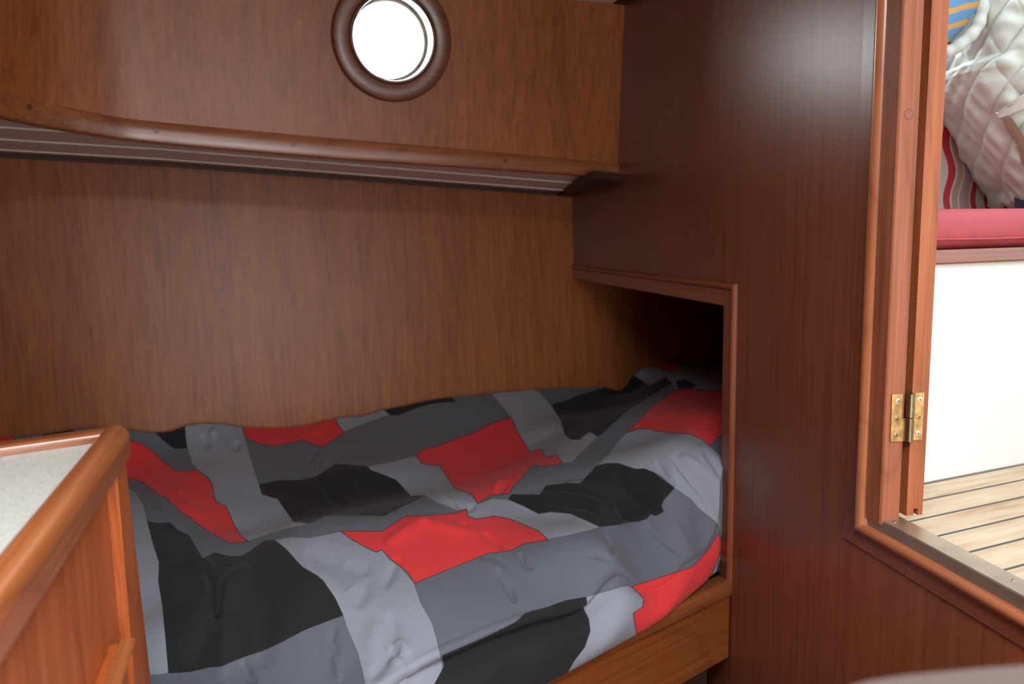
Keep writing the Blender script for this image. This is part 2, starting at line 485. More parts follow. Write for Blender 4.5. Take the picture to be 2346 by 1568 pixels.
# ------------------------------------------------------------------ doorway casing
ZE = .807                                            # top of the sill bead
csec = [(.004, -.022), (.004, .0045), (.063, .0045), (.066, .002), (.066, -.022)]
cbead = [(.002, -.01), (.002, .003)] + [(.0145-.0130*cos(a), .004+.0135*sin(a)) for a in np.linspace(-.1, pi, 16)] + [(.0275, -.01)]
XH = arr((-1, 0, 0)); kz = -.74
YE = 1.0185
cn = (arr((0, 1, kz)), XH)
M_cas = wood('casing_teak', (.115, .031, .013), (.165, .047, .020), (.21, .064, .028), grain=(0, 0, 1), rough=.32, coat=.35)
M_casy = wood('casing_teak_level', (.115, .031, .013), (.165, .047, .020), (.21, .064, .028), grain=(0, 1, 0), rough=.32, coat=.35)
M_bd = wood('daylit_bead_teak', (.24, .075, .03), (.38, .13, .055), (.46, .18, .08), grain=(0, 0, 1), rough=.25, coat=.6)  # lighter than the casing: outside light on the bead put into its colour
M_bdy = wood('daylit_bead_teak_level', (.24, .075, .03), (.38, .13, .055), (.46, .18, .08), grain=(0, 1, 0), rough=.22, coat=.6)  # same daylight-lightened colour, grain running level
up_, sl_ = [(XB, YE, 1.86), (XB, YE, ZE)], [(XB, YE, ZE), (XB, .05, ZE)]
fu_, fs_ = [(arr((0, 1, 0)), XH), cn], [cn, (arr((0, 0, kz)), XH)]
m = MB(); m.sweep(up_, csec, frames=fu_)
cas = m.build('trim_7', M_cas, None, 30); struct(cas, 'teak casing with a rounded bead round the doorway')
m = MB(); m.sweep(sl_, csec, frames=fs_); m.build('sill_moulding', M_casy, cas, 30)
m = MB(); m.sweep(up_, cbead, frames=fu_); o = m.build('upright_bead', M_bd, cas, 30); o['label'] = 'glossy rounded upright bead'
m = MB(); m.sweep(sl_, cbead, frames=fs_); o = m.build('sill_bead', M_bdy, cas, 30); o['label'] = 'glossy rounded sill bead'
m = MB(); m.aabb(XB-.006, XB+.02, .99, 1.0225, ZE, 1.86); m.build('rebate', M_cas, cas)
# jamb post
JY = .985
jz0 = .828
m = MB(); m.prism([(XB-.012, 1.0185, jz0-.01), (XB-.012, JY+.002, jz0-.01), (XB-.010, JY, jz0-.01), (XB+.019, JY, jz0-.01), (XB+.021, JY+.002, jz0-.01), (XB+.026, 1.0185, jz0-.01)], (0, 0, 1.06))
M_jamb = wood('jamb_teak', (.14, .042, .019), (.235, .072, .033), (.31, .11, .055), grain=(0, 0, 1), rough=.5, coat=.02, spec=.25)
jb = m.build('jamb', M_jamb, cas)
c = hy(2082, 262, JY)
MB().lathe(c, (0, -1, 0), [(.0060, .0003), (.0066, .0005), (.0070, .0003)], 24).build('wood_plug', plain('plug_ring', (.10, .04, .02), .5), cas)

# door leaf folded back outside
LX0, LX1 = .7815, .8085
m = MB()
zb = hy(2085, 1182, JY)[2]
nx0, nx1 = .7935, .8005
def leaf(x0, x1, z0, z1): m.prism([(x0, JY, z0), (x1, JY, z0), (x1, 1.32 if False else 1.20, z0), (x0, 1.20, z0)], (0, 0, z1-z0))
leaf(LX0, nx0, zb, 1.86); leaf(nx1, LX1, zb, 1.86); leaf(nx0, nx1, zb+.010, 1.86)
M_leaf = wood('door_leaf_teak', (.19, .052, .018), (.30, .090, .034), (.38, .13, .054), grain=(0, 0, 1), rough=.5, coat=.02, spec=.25)
door = struct(m.build('door_1', M_leaf, None), 'teak door leaf folded open outside the doorway')

# hinge
hz0, hz1 = hy(2040, 1013, JY)[2], hy(2040, 904, JY)[2]
hm = (hz0+hz1)/2
hin = empty('hinge', (.7755, JY, hz0)); tag(hin, 'tarnished brass butt hinge joining door leaf to the doorway jamb', 'hinge')
kx = .7755
def plate(name, x0, x1, kn0, kn1, side):
    mm = MB(); z0, z1 = hz0, hz1
    mm.aabb(x0, x1, JY-.0022, JY, z0, z1)
    if side > 0: mm.aabb(kx-.002, x0+.001, JY-.0024, JY-.0004, kn0, kn1)
    else: mm.aabb(x1-.001, kx+.002, JY-.0024, JY-.0004, kn0, kn1)
    return mm.build(name, M_brass, hin, None, .0004, 1)
pl = plate('jamb_plate', .7475, .7650, hz0, hm-.001, -1)
pr_ = plate('leaf_plate', .7835, .8000, hm+.001, hz1, 1)
def knuckle(z0, z1, y):
    return MB().lathe((kx, y, z0), (0, 0, 1), [(0, 0), (.0055, 0), (.0062, .0007), (.0062, z1-z0-.0007), (.0055, z1-z0), (0, z1-z0)], 24)
knuckle(hz0, hm-.0004, JY-.0045).build('lower_knuckle', M_brasspin, hin, 40)
knuckle(hm+.0004, hz1, JY-.0045).build('upper_knuckle', M_brasspin, hin, 40)
def screw(x, z, steel, par, rot):
    c_ = (x, JY-.0021, z)
    s_ = MB().lathe(c_, (0, -1, 0), [(0, .0009), (.0030, .0008), (.0036, .0003), (.0036, -.001)], 20).build('screw', M_steel if steel else M_brass, par, 40)
    if steel:
        MB().lathe((x, JY-.0029, z), (0, -1, 0), [(0, .0003), (.0014, .0003), (.0014, -.0003)], 8).build('recess', M_slot, s_)
    else:
        ca, sa = cos(rot), sin(rot)
        MB().box((x, JY-.0029, z), (ca*.0030, 0, sa*.0030), (-sa*.0005, 0, ca*.0005), (0, .0004, 0)).build('slot', M_slot, s_)
for (x, z, st, rt, par) in ((.7567, .86, 1, 0, pl), (.7567, .5, 0, 1.4, pl), (.7567, .15, 0, 1.5, pl), (.7925, .86, 1, 0, pr_), (.7925, .5, 0, 2.2, pr_), (.7925, .15, 1, 0, pr_)):
    screw(x, hz0+(hz1-hz0)*z, st, par, rt)

# bronze angle strip on the sill
sz = .8215
thr = empty('sill_strip', (.76, .7, sz)); tag(thr, 'worn bronze angle strip along the doorway sill', 'threshold strip')
m = MB()
m.prism([(.7455, 1.033, ZE-.004), (.7425, 1.033, ZE-.004), (.7425, 1.033, sz), (.744, 1.033, sz+.002), (.778, 1.033, sz+.002), (.778, 1.033, sz-.001), (.7455, 1.033, sz-.001)], (0, -.76, 0))
m.build('angle', M_bronze, thr)
m = MB(); m.aabb(.7462, .7768, .28, 1.0, ZE-.01, sz-.0012); m.build('packing', M_dark, thr)
for px, py in ((2048, 1197), (2319, 1330)):
    c = hz(px, py, sz+.002)
    s_ = MB().lathe(c, (0, 0, 1), [(0, .0006), (.0028, .0005), (.0034, 0)], 18).build('screw', M_bronze, thr, 40)
    MB().box(c+arr((0, 0, .0006)), (.0022, .0014, 0), (-.0003, .0005, 0), (0, 0, .0003)).build('slot', M_slot, s_)

# ------------------------------------------------------------------ cockpit outside the door
SNp = (float(SN[0]), float(SN[1]), 0)


def teak_deck():
    m_, nt, b = newmat('bleached_teak_planks')
    tc = nt.nodes.new('ShaderNodeTexCoord'); P = tc.outputs['Object']
    d = math_(nt, 'SUBTRACT', dotn(nt, P, SNp), float(np.dot(P0, SN)))
    q = math_(nt, 'DIVIDE', math_(nt, 'ADD', d, .0015), -.0608)
    fr_ = math_(nt, 'FRACT', q)
    idx = math_(nt, 'FLOOR', q)
    seam = math_(nt, 'LESS_THAN', fr_, .085)
    cb = nt.nodes.new('ShaderNodeCombineXYZ')
    L(nt, dotn(nt, P, tuple(SD), .05), cb.inputs[0]); L(nt, dotn(nt, P, SNp), cb.inputs[1]); L(nt, math_(nt, 'MULTIPLY', idx, 3.7), cb.inputs[2])
    n = N(nt, 'ShaderNodeTexNoise', Scale=90, Detail=5); L(nt, cb.outputs[0], n.inputs['Vector'])
    cb2 = nt.nodes.new('ShaderNodeCombineXYZ')
    L(nt, dotn(nt, P, tuple(SD), .5), cb2.inputs[0]); L(nt, dotn(nt, P, SNp, 2), cb2.inputs[1]); L(nt, idx, cb2.inputs[2])
    n2 = N(nt, 'ShaderNodeTexNoise', Scale=14, Detail=4); L(nt, cb2.outputs[0], n2.inputs['Vector'])
    t = math_(nt, 'ADD', math_(nt, 'MULTIPLY', n.outputs[0], .45), math_(nt, 'MULTIPLY', n2.outputs[0], .55))
    c = ramp(nt, t, [(.30, (.30, .18, .09)), (.44, (.45, .335, .215)), (.62, (.55, .45, .325))])
    mx = N(nt, 'ShaderNodeMix', data_type='RGBA'); L(nt, seam, mx.inputs[0]); L(nt, c, mx.inputs[6]); mx.inputs[7].default_value = (.055, .06, .065, 1)
    L(nt, mx.outputs[2], b.inputs['Base Color']); b.inputs['Roughness'].default_value = .7
    return m_


m = MB(); m.prism([(XB+.027, -.6, .79), (3.2, -.6, .79), seat(2.2, .0, .79), seat(-.215, .0, .79)], (0, 0, -.03))
struct(m.build('floor_cockpit', teak_deck()), 'bleached teak cockpit deck with dark caulked seams')

bench = empty('cockpit_bench', tuple(seat(.3, .15, .79))); tag(bench, 'white fronted cockpit bench with a teak edge under the red cushion', 'bench')
zt0, zt1 = 1.186, 1.212
m = MB(); m.prism([seat(-.19, .0, .791), seat(1.6, .0, .791), seat(1.6, .0, zt0), seat(-.19, .0, zt0)], SN*.03)
m.build('front_panel', M_white, bench)
m = MB(); m.prism([seat(-.185, -.012, zt0), seat(1.6, -.012, zt0), seat(1.6, -.012, zt1), seat(-.185, -.012, zt1)], SN*.04)
m.build('edge_strip', wood('bench_edge_teak', (.13, .03, .014), (.21, .055, .024), (.28, .085, .04), grain=tuple(SD), rough=.25, coat=.5), bench, None, .004, 2)
m = MB(); m.prism([seat(-.175, .028, zt1-.03), seat(1.6, .028, zt1-.03), seat(1.6, .515, zt1-.03), seat(-.07, .515, zt1-.03)], (0, 0, .028))
m.build('seat_board', M_white, bench)

M_red = plain('red_canvas', (.36, .042, .055), .6, noise=.06, nscale=25, bump=.15, bscale=900)
cus = empty('seat_cushion', tuple(seat(.3, .15, zt1))); tag(cus, 'red canvas cushion on the white cockpit bench', 'cushion')
zc0, zc1 = zt1+.001, 1.283
sc = [(.012, zc0), (.002, zc0+.008), (-.004, zc0+.018), (-.006, zc0+.03), (-.005, zc0+.045), (-.002, zc0+.058), (.006, zc1-.005), (.02, zc1), (.2, zc1+.002), (.36, zc1), (.38, zc1-.01), (.385, zc0+.03), (.38, zc0)]
m = MB(); m.prism([seat(-.10, a_, z_) for a_, z_ in sc], SD*1.66)
m.build('cushion_body', M_red, cus, 40)
m = MB(); m.tube([seat(-.098+i*.047, -.0048, zc0+.0165+.0008*sin(i*.9)) for i in range(35)], .0022, 8)
m.build('piping', M_red, cus, 60)


def stripes():
    m_, nt, b = newmat('striped_canvas')
    tc = nt.nodes.new('ShaderNodeTexCoord'); P = tc.outputs['Object']
    a0 = float(np.dot(P0, SD))
    sepz = dotn(nt, P, (0, 0, 1))
    wob = math_(nt, 'MULTIPLY', math_(nt, 'SINE', math_(nt, 'MULTIPLY', sepz, 44.0)), .006)
    ln = math_(nt, 'MULTIPLY', math_(nt, 'SUBTRACT', sepz, 1.29), .06)
    s_ = math_(nt, 'ADD', math_(nt, 'ADD', math_(nt, 'SUBTRACT', dotn(nt, P, tuple(SD)), a0), wob), ln)
    per = .150
    off = float(np.dot(hit(2167, 465, seat(0, .435, 1.3), SN)-P0, SD))
    q = math_(nt, 'FRACT', math_(nt, 'ADD', math_(nt, 'DIVIDE', math_(nt, 'SUBTRACT', s_, off), per), 10.0))
    cream, white, red, beige, taupe = (.62, .58, .52), (.72, .64, .64), (.50, .045, .06), (.44, .35, .27), (.42, .33, .32)
    c = ramp(nt, q, [(0, white), (.035, red), (.19, white), (.225, beige), (.355, white), (.385, taupe), (.60, white), (.635, red), (.78, white), (.82, cream)], 'CONSTANT')
    L(nt, c, b.inputs['Base Color']); b.inputs['Roughness'].default_value = .8
    return m_


m = MB(); G = []
for i in range(50):
    a_ = -.07 + 1.6*i/49; row = []
    for j in range(30):
        z_ = 1.284 + .46*j/29
        row.append(seat(a_, .435 + .10*(z_-1.28) - .012*sin(j/29*pi) + .004*sin(a_*37+z_*9) + .003*sin(z_*44), z_))
    G.append(row)
m.grid(G); bk_ = m.build('backrest_cushion', stripes(), None, 60)
md = bk_.modifiers.new('s', 'SOLIDIFY'); md.thickness = .06; md.offset = -1 if np.dot(bk_.data.polygons[10].normal, SN) < 0 else 1
tag(bk_, 'red and cream striped canvas backrest behind the seated person', 'backrest cushion')
m = MB(); m.prism([seat(-.07, .52, 1.2), seat(2.0, .52, 1.2), seat(2.0, .60, 1.72), seat(-.07, .60, 1.72)], SN*.03)
struct(m.build('wall_coaming', M_white), 'white cockpit coaming behind the bench')
struct(MB().aabb(XB+.0265, XB+.04, 1.22, 1.95, 1.20, 2.05).build('wall_cockpit', M_white), 'outer face of the bulkhead')

# ------------------------------------------------------------------ berth
RP = arr((.75, 1.464, .517)); RDn = arr(RD); RN = arr((RDn[1], -RDn[0], 0))         # RN points out into the cabin
def rim(x, off=0.0, z=.517):
    t = (x-.75)/RDn[0]; q = RP + RDn*t + RN*off; return arr((q[0], q[1], z))
berth = empty('berth', (0, 1.3, 0)); tag(berth, 'built-in teak berth under the crumpled patchwork duvet', 'berth')
m = MB(); m.sweep([rim(.748), rim(-.20)], rrect(.045, .036, .010, 4, (-.042, -.036)), frames=(RN, arr((0, 0, 1))))
m.build('rim_cap', wood('berth_rim_teak', (.13, .036, .012), (.21, .062, .020), (.29, .095, .032), grain=tuple(RD), rough=.3, coat=.4), berth, 30)
m = MB(); m.prism([rim(.748, -.004, .482), rim(-.20, -.004, .482), rim(-.20, -.004, .342), rim(.748, -.004, .342)], -RN*.02)
m.build('front_board', M_berth, berth)
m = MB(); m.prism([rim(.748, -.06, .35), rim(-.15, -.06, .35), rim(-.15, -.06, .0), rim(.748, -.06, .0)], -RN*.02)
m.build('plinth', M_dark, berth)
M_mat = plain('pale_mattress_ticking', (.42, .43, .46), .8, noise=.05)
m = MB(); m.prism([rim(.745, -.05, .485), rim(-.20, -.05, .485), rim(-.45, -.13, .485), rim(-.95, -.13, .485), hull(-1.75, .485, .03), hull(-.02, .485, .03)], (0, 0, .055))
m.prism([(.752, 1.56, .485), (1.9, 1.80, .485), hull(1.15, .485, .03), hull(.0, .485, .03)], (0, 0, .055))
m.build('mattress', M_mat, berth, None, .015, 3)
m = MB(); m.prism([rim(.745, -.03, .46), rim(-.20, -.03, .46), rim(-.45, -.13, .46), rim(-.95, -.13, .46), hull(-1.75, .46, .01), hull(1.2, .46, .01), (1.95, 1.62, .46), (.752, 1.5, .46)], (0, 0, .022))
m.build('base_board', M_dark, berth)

# ------------------------------------------------------------------ duvet
def z1(pts): return [(280+x/3.734, 860+y/3.733) for x, y in pts]
def z2(pts): return [(800+x/3.734, 840+y/3.733) for x, y in pts]
def z3(pts): return [(1200+x/4.127, 820+y/4.126) for x, y in pts]
def z4(pts): return [(280+x/3.258, 1150+y/3.258) for x, y in pts]
def z5(pts): return [(850+x/2.6966, 1150+y/2.6966) for x, y in pts]


# printed patches (colour, outline)
PATCH = [
    ('K', z1([(60, 415), (160, 415), (200, 385), (530, 330), (540, 500), (555, 625), (450, 632), (350, 560), (290, 500), (250, 465), (200, 458), (60, 470)])),
    ('L', z1([(530, 330), (760, 320), (850, 320), (960, 360), (1010, 400), (1050, 530), (1090, 680), (1130, 820), (1170, 935), (1195, 1020), (1330, 1060), (1380, 1130), (1465, 1255), (1570, 1228), (1605, 1268), (1350, 1330), (1080, 1420), (1030, 1390), (960, 1290), (890, 1130), (795, 1075), (770, 930), (740, 880), (640, 805), (595, 750), (555, 625), (540, 500)])),
    ('R', z1([(40, 540), (100, 570), (180, 595), (260, 650), (350, 740), (460, 820), (640, 812), (740, 890), (770, 935), (795, 1075), (890, 1130), (920, 1190), (960, 1290), (1030, 1390), (1080, 1420), (940, 1438), (900, 1425), (780, 1360), (650, 1280), (590, 1220), (510, 1180), (380, 1050), (310, 1025), (230, 960), (180, 920), (110, 898), (20, 880), (0, 560)])),
    ('R', z1([(1005, 350), (1120, 360), (1330, 370), (1430, 370), (1650, 330), (1810, 320), (1840, 420), (1900, 490), (1720, 615), (1620, 590), (1540, 550), (1480, 575), (1290, 607), (1150, 580), (1060, 535)])),
    ('L', [(765, 940), (781, 930), (840, 920), (869, 930), (894, 951), (860, 962), (800, 985), (789, 991), (773, 972)]),
    ('K', z2([(260, 340), (400, 290), (620, 270), (800, 220), (1030, 210), (880, 270), (920, 300), (700, 320), (540, 370), (420, 420), (350, 415)])),
    ('K', [(593, 1110), (636, 1101), (690, 1100), (725, 1091), (770, 1063), (843, 1069), (848, 1077), (888, 1092), (907, 1100), (942, 1137), (971, 1135), (974, 1137), (907, 1169), (880, 1183), (800, 1182), (748, 1182), (709, 1200), (672, 1196), (636, 1144), (600, 1133)]),
    ('L', z2([(160, 855), (360, 815), (570, 762), (620, 825), (680, 842), (770, 848), (910, 1050), (1040, 1095), (1100, 1178), (1230, 1130), (1360, 1140), (1500, 1200), (1620, 1262), (1720, 1245), (1890, 1260), (2050, 1330), (2145, 1375), (2050, 1405), (1900, 1440), (1700, 1480), (1620, 1405), (1350, 1300), (1240, 1280), (1100, 1310), (1015, 1280), (1005, 1220), (930, 1235), (750, 1165), (640, 1100), (530, 1110), (400, 970), (330, 940), (180, 885)])),
    ('R', z2([(570, 758), (640, 705), (740, 685), (880, 635), (1060, 570), (1220, 485), (1385, 437), (1440, 560), (1540, 725), (1640, 708), (1680, 775), (1775, 760), (1828, 830), (1680, 855), (1570, 845), (1460, 965), (1400, 1030), (1370, 1085), (1220, 1105), (1100, 1170), (1050, 1095), (910, 1050), (770, 848), (680, 842), (620, 825)])),
    ('L', z2([(1185, 190), (1540, 150), (1640, 235), (1720, 325), (1800, 440), (1840, 560), (1890, 625), (1930, 615), (1965, 630), (2055, 558), (2130, 602), (1990, 730), (1910, 818), (1828, 830), (1775, 760), (1680, 775), (1640, 708), (1540, 725), (1440, 560), (1385, 437), (1290, 320)])),
    ('K', z3([(255, 440), (370, 415), (520, 352), (800, 275), (935, 178), (980, 215), (1050, 172), (1100, 205), (1185, 265), (1340, 185), (1400, 240), (1240, 340), (1010, 480), (860, 610), (705, 750), (620, 695), (520, 775), (440, 772), (390, 730), (350, 590)])),
    ('L', z3([(940, 175), (980, 215), (1040, 170), (1180, 40), (1240, 20), (1380, 20), (1480, 20), (1700, -40), (1880, -40), (1880, 310), (1560, 295), (1440, 310), (1400, 240), (1340, 185), (1185, 265), (1100, 205), (1050, 172)])),
    ('R', z3([(1240, 75), (1340, 20), (1440, 30), (1470, 110), (1400, 140), (1290, 105)])),
    ('K', z3([(1440, 225), (1530, 205), (1640, 270), (1560, 295), (1470, 300)])),
    ('R', z3([(970, 710), (1100, 590), (1200, 470), (1260, 430), (1440, 308), (1560, 295), (1900, 320), (1900, 700), (1760, 835), (1680, 770), (1570, 720), (1380, 712), (1250, 690), (1170, 672), (1080, 675)])),
    ('L', z3([(970, 710), (1080, 675), (1170, 672), (1250, 690), (1380, 712), (1570, 720), (1680, 770), (1760, 835), (1860, 930), (1990, 1080), (1990, 1568), (1830, 1568), (1650, 1420), (1580, 1340), (1430, 1235), (1300, 1120), (1230, 1085), (1140, 1050), (1050, 1050), (900, 1000), (790, 1000), (690, 1020), (820, 890), (900, 780)])),
    ('L', z5([(1950, -80), (2260, -80), (2260, 450), (2140, 480), (2000, 500), (2170, 300), (2175, 265), (2145, 140), (2080, 80)])),
    ('K', [(1328, 1108), (1367, 1067), (1391, 1062), (1418, 1062), (1454, 1075), (1476, 1074), (1498, 1083), (1546, 1119), (1522, 1145), (1515, 1159), (1522, 1173), (1502, 1183), (1491, 1179), (1482, 1190), (1462, 1196), (1440, 1197), (1420, 1203), (1374, 1208), (1349, 1196), (1306, 1177), (1261, 1173), (1234, 1178), (1202, 1161), (1164, 1145), (1172, 1133), (1237, 1134), (1250, 1113), (1298, 1107)]),
    ('L', [(628, 1237), (670, 1231), (710, 1233), (780, 1218), (808, 1239), (860, 1266), (875, 1259), (891, 1282), (918, 1300), (949, 1337), (964, 1383), (989, 1426), (1000, 1463), (1014, 1525), (1010, 1550), (985, 1580), (960, 1640), (850, 1640), (837, 1568), (820, 1497), (796, 1442), (786, 1411), (768, 1371), (740, 1331), (728, 1320), (694, 1300), (679, 1285), (654, 1257)]),
    ('R', [(780, 1217), (841, 1218), (876, 1218), (928, 1184), (980, 1182), (1047, 1176), (1069, 1167), (1072, 1185), (1091, 1190), (1132, 1183), (1169, 1190), (1232, 1216), (1256, 1238), (1202, 1246), (1173, 1261), (1143, 1266), (1117, 1269), (950, 1337), (935, 1313), (917, 1298), (894, 1280), (874, 1260), (862, 1266), (830, 1250), (805, 1235)]),
    ('K', z4([(600, 425), (690, 378), (790, 405), (880, 408), (960, 365), (1060, 290), (1135, 285), (1220, 350), (1300, 440), (1350, 490), (1460, 555), (1500, 590), (1590, 720), (1650, 850), (1540, 890), (1360, 960), (1190, 1050), (1050, 1115), (940, 1150), (820, 1195), (740, 1232), (640, 1240), (510, 1272), (345, 1283), (325, 1050), (300, 780), (270, 600), (275, 450), (230, 320), (185, 145), (260, 160), (360, 155), (420, 215), (500, 250), (540, 320)])),
    ('L', [(280, 1110), (312, 1130), (330, 1160), (337, 1195), (351, 1248), (364, 1288), (363, 1334), (372, 1389), (380, 1472), (386, 1544), (355, 1547), (250, 1547), (230, 1300)]),
    ('K', z5([(440, 950), (700, 840), (890, 745), (950, 690), (1090, 650), (1200, 610), (1330, 588), (1335, 640), (1310, 655), (1345, 730), (1355, 790), (1345, 850), (1310, 920), (1255, 985), (1180, 1120), (1000, 1300), (830, 1400), (330, 1400), (390, 1130), (450, 1020)])),
    ('L', z5([(1330, 588), (1580, 518), (1640, 540), (1685, 600), (1680, 650), (1620, 690), (1630, 740), (1642, 830), (1570, 880), (1440, 950), (1180, 1120), (1255, 985), (1320, 900), (1355, 800), (1345, 720), (1310, 650), (1335, 635)])),
    ('R', z5([(1610, 525), (1970, 410), (2010, 380), (2090, 290), (2145, 195), (2175, 265), (2150, 340), (2110, 440), (2080, 500), (2010, 575), (1910, 665), (1840, 725), (1750, 770), (1640, 820), (1620, 690), (1680, 650), (1685, 600)])),
    ('R', [(-80, 960), (-80, 1030), (40, 1015), (25, 1000), (15, 990), (0, 970)]),
    ('K', [(95, 975), (120, 970), (170, 985), (175, 1000), (100, 1010)]),
]
PCOL = {'K': (.0125, .0128, .015), 'L': (.225, .243, .285), 'M': (.104, .112, .135), 'R': (.60, .034, .037), 'line': (.02, .019, .024)}


def in_poly(px, py, poly):
    c = np.zeros(px.shape, bool); n = len(poly)
    for i in range(n):
        x1, y1 = poly[i]; x2, y2 = poly[(i+1) % n]
        if y1 == y2: continue
        c ^= ((y1 > py) != (y2 > py)) & (px < (x2-x1)*(py-y1)/(y2-y1)+x1)
    return c


def seg_dist(px, py, poly, closed=True):
    d = np.full(px.shape, 1e9)
    for i in range(len(poly) if closed else len(poly)-1):
        x1, y1 = poly[i]; x2, y2 = poly[(i+1) % len(poly)]
        dx, dy = x2-x1, y2-y1; q = np.clip(((px-x1)*dx+(py-y1)*dy)/(dx*dx+dy*dy+1e-12), 0, 1)
        d = np.minimum(d, np.hypot(px-x1-q*dx, py-y1-q*dy))
    return d


# surface heights: where the cloth lies in the room
ctrl = []
for px, py in ((-60, 985), (120, 975), (200, 965), (300, 968), (420, 962), (500, 957), (560, 968), (650, 974), (720, 962), (790, 946), (830, 946), (870, 932), (1000, 907), (1120, 894), (1210, 885), (1290, 880), (1340, 880), (1375, 876), (1440, 850), (1500, 834), (1570, 826), (1650, 822)):
    h_ = hit(px, py, HP, NH); ctrl.append(tuple(h_ + arr((WN[0], WN[1], 0))*.02))
ctrl += [(1.5, 2.75, .76), (1.5, 2.2, .775), (1.1, 2.35, .765), (1.5, 1.75, .70), (1.1, 1.75, .75)]
for px, py, z_ in (
    (640, 1237, .690), (700, 1196, .690), (820, 1186, .690), (960, 1172, .695), (1085, 1150, .690), (560, 1262, .668), (490, 1270, .665),
    (1000, 1250, .682), (800, 1300, .680), (900, 1400, .655), (1100, 1330, .655), (700, 1350, .675), (560, 1400, .645), (450, 1400, .650), (450, 1280, .660), (360, 1200, .655), (340, 1400, .630),
    (600, 1520, .607), (800, 1530, .607), (400, 1540, .590),
    (700, 1150, .615), (880, 1135, .618), (1050, 1105, .622), (560, 1215, .612), (430, 1170, .640), (500, 1060, .650), (700, 1060, .640), (900, 1010, .655), (1100, 990, .655), (1250, 985, .675), (380, 1020, .675), (620, 1010, .668), (900, 1080, .640),
    (1180, 1105, .690), (1290, 1052, .712), (1400, 962, .752), (1240, 1010, .655), (1350, 945, .672), (1430, 895, .690), (1180, 1060, .635),
    (1200, 1175, .665), (1300, 1190, .672), (1250, 1290, .660), (1400, 1265, .665), (1180, 1240, .672), (1300, 1130, .692), (1400, 1160, .690)):
    ctrl.append(tuple(hz(px, py, z_)))
for px, py, x_ in ((1550, 1000, .69), (1620, 1032, .725), (1640, 1100, .715), (1660, 1170, .722), (1450, 1082, .57), (1530, 1140, .61), (1580, 1180, .65), (1500, 1230, .57), (1600, 1230, .665), (1420, 1190, .52),
                   (1560, 940, .86), (1640, 950, .83), (1490, 930, .80), (1510, 870, 1.0), (1640, 1020, .77), (1470, 1020, .66)):
    ctrl.append(tuple(hx(px, py, x_)))
crest = [hit(px, py, rim(0, -.012), RN) for px, py in ((950, 1508), (1050, 1463), (1180, 1410), (1340, 1366), (1460, 1328), (1560, 1288), (1640, 1212), (1668, 1120))]
ctrl += [tuple(c) for c in crest] + [tuple(rim(-.2, -.012, .61)), tuple(rim(-.6, -.012, .60)), tuple(rim(-1.0, -.012, .60)), (-.8, 1.4, .64), (-.6, 1.9, .65), (-.9, 2.0, .65), (-.5, 1.3, .63), (-.45, 1.6, .655)]
CT = np.array(ctrl)


def tps_fit(P, z, lam=2e-4):
    n = len(P); r2 = ((P[:, None]-P[None])**2).sum(-1); Kk = .5*r2*np.log(r2+1e-12)
    A = np.zeros((n+3, n+3)); A[:n, :n] = Kk + lam*np.eye(n); A[:n, n] = 1; A[:n, n+1:] = P; A[n:, :n] = A[:n, n:].T
    w = np.linalg.solve(A, np.concatenate([z, [0, 0, 0]])); return w


TW = tps_fit(CT[:, :2], CT[:, 2])


def tps(X, Y):
    out = TW[-3] + TW[-2]*X + TW[-1]*Y
    for (x_, y_), w in zip(CT[:, :2], TW[:-3]):
        r2 = (X-x_)**2+(Y-y_)**2; out = out + w*.5*r2*np.log(r2+1e-12)
    return out


def vnoise(X, Y, seed):
    r_ = np.random.default_rng(seed); T = r_.random((64, 64))
    xi = np.floor(X).astype(int); yi = np.floor(Y).astype(int); u = X-xi; v = Y-yi
    u = u*u*(3-2*u); v = v*v*(3-2*v)
    g = lambda a, b: T[a % 64, b % 64]
    return (g(xi, yi)*(1-u)+g(xi+1, yi)*u)*(1-v)+(g(xi, yi+1)*(1-u)+g(xi+1, yi+1)*u)*v-.5


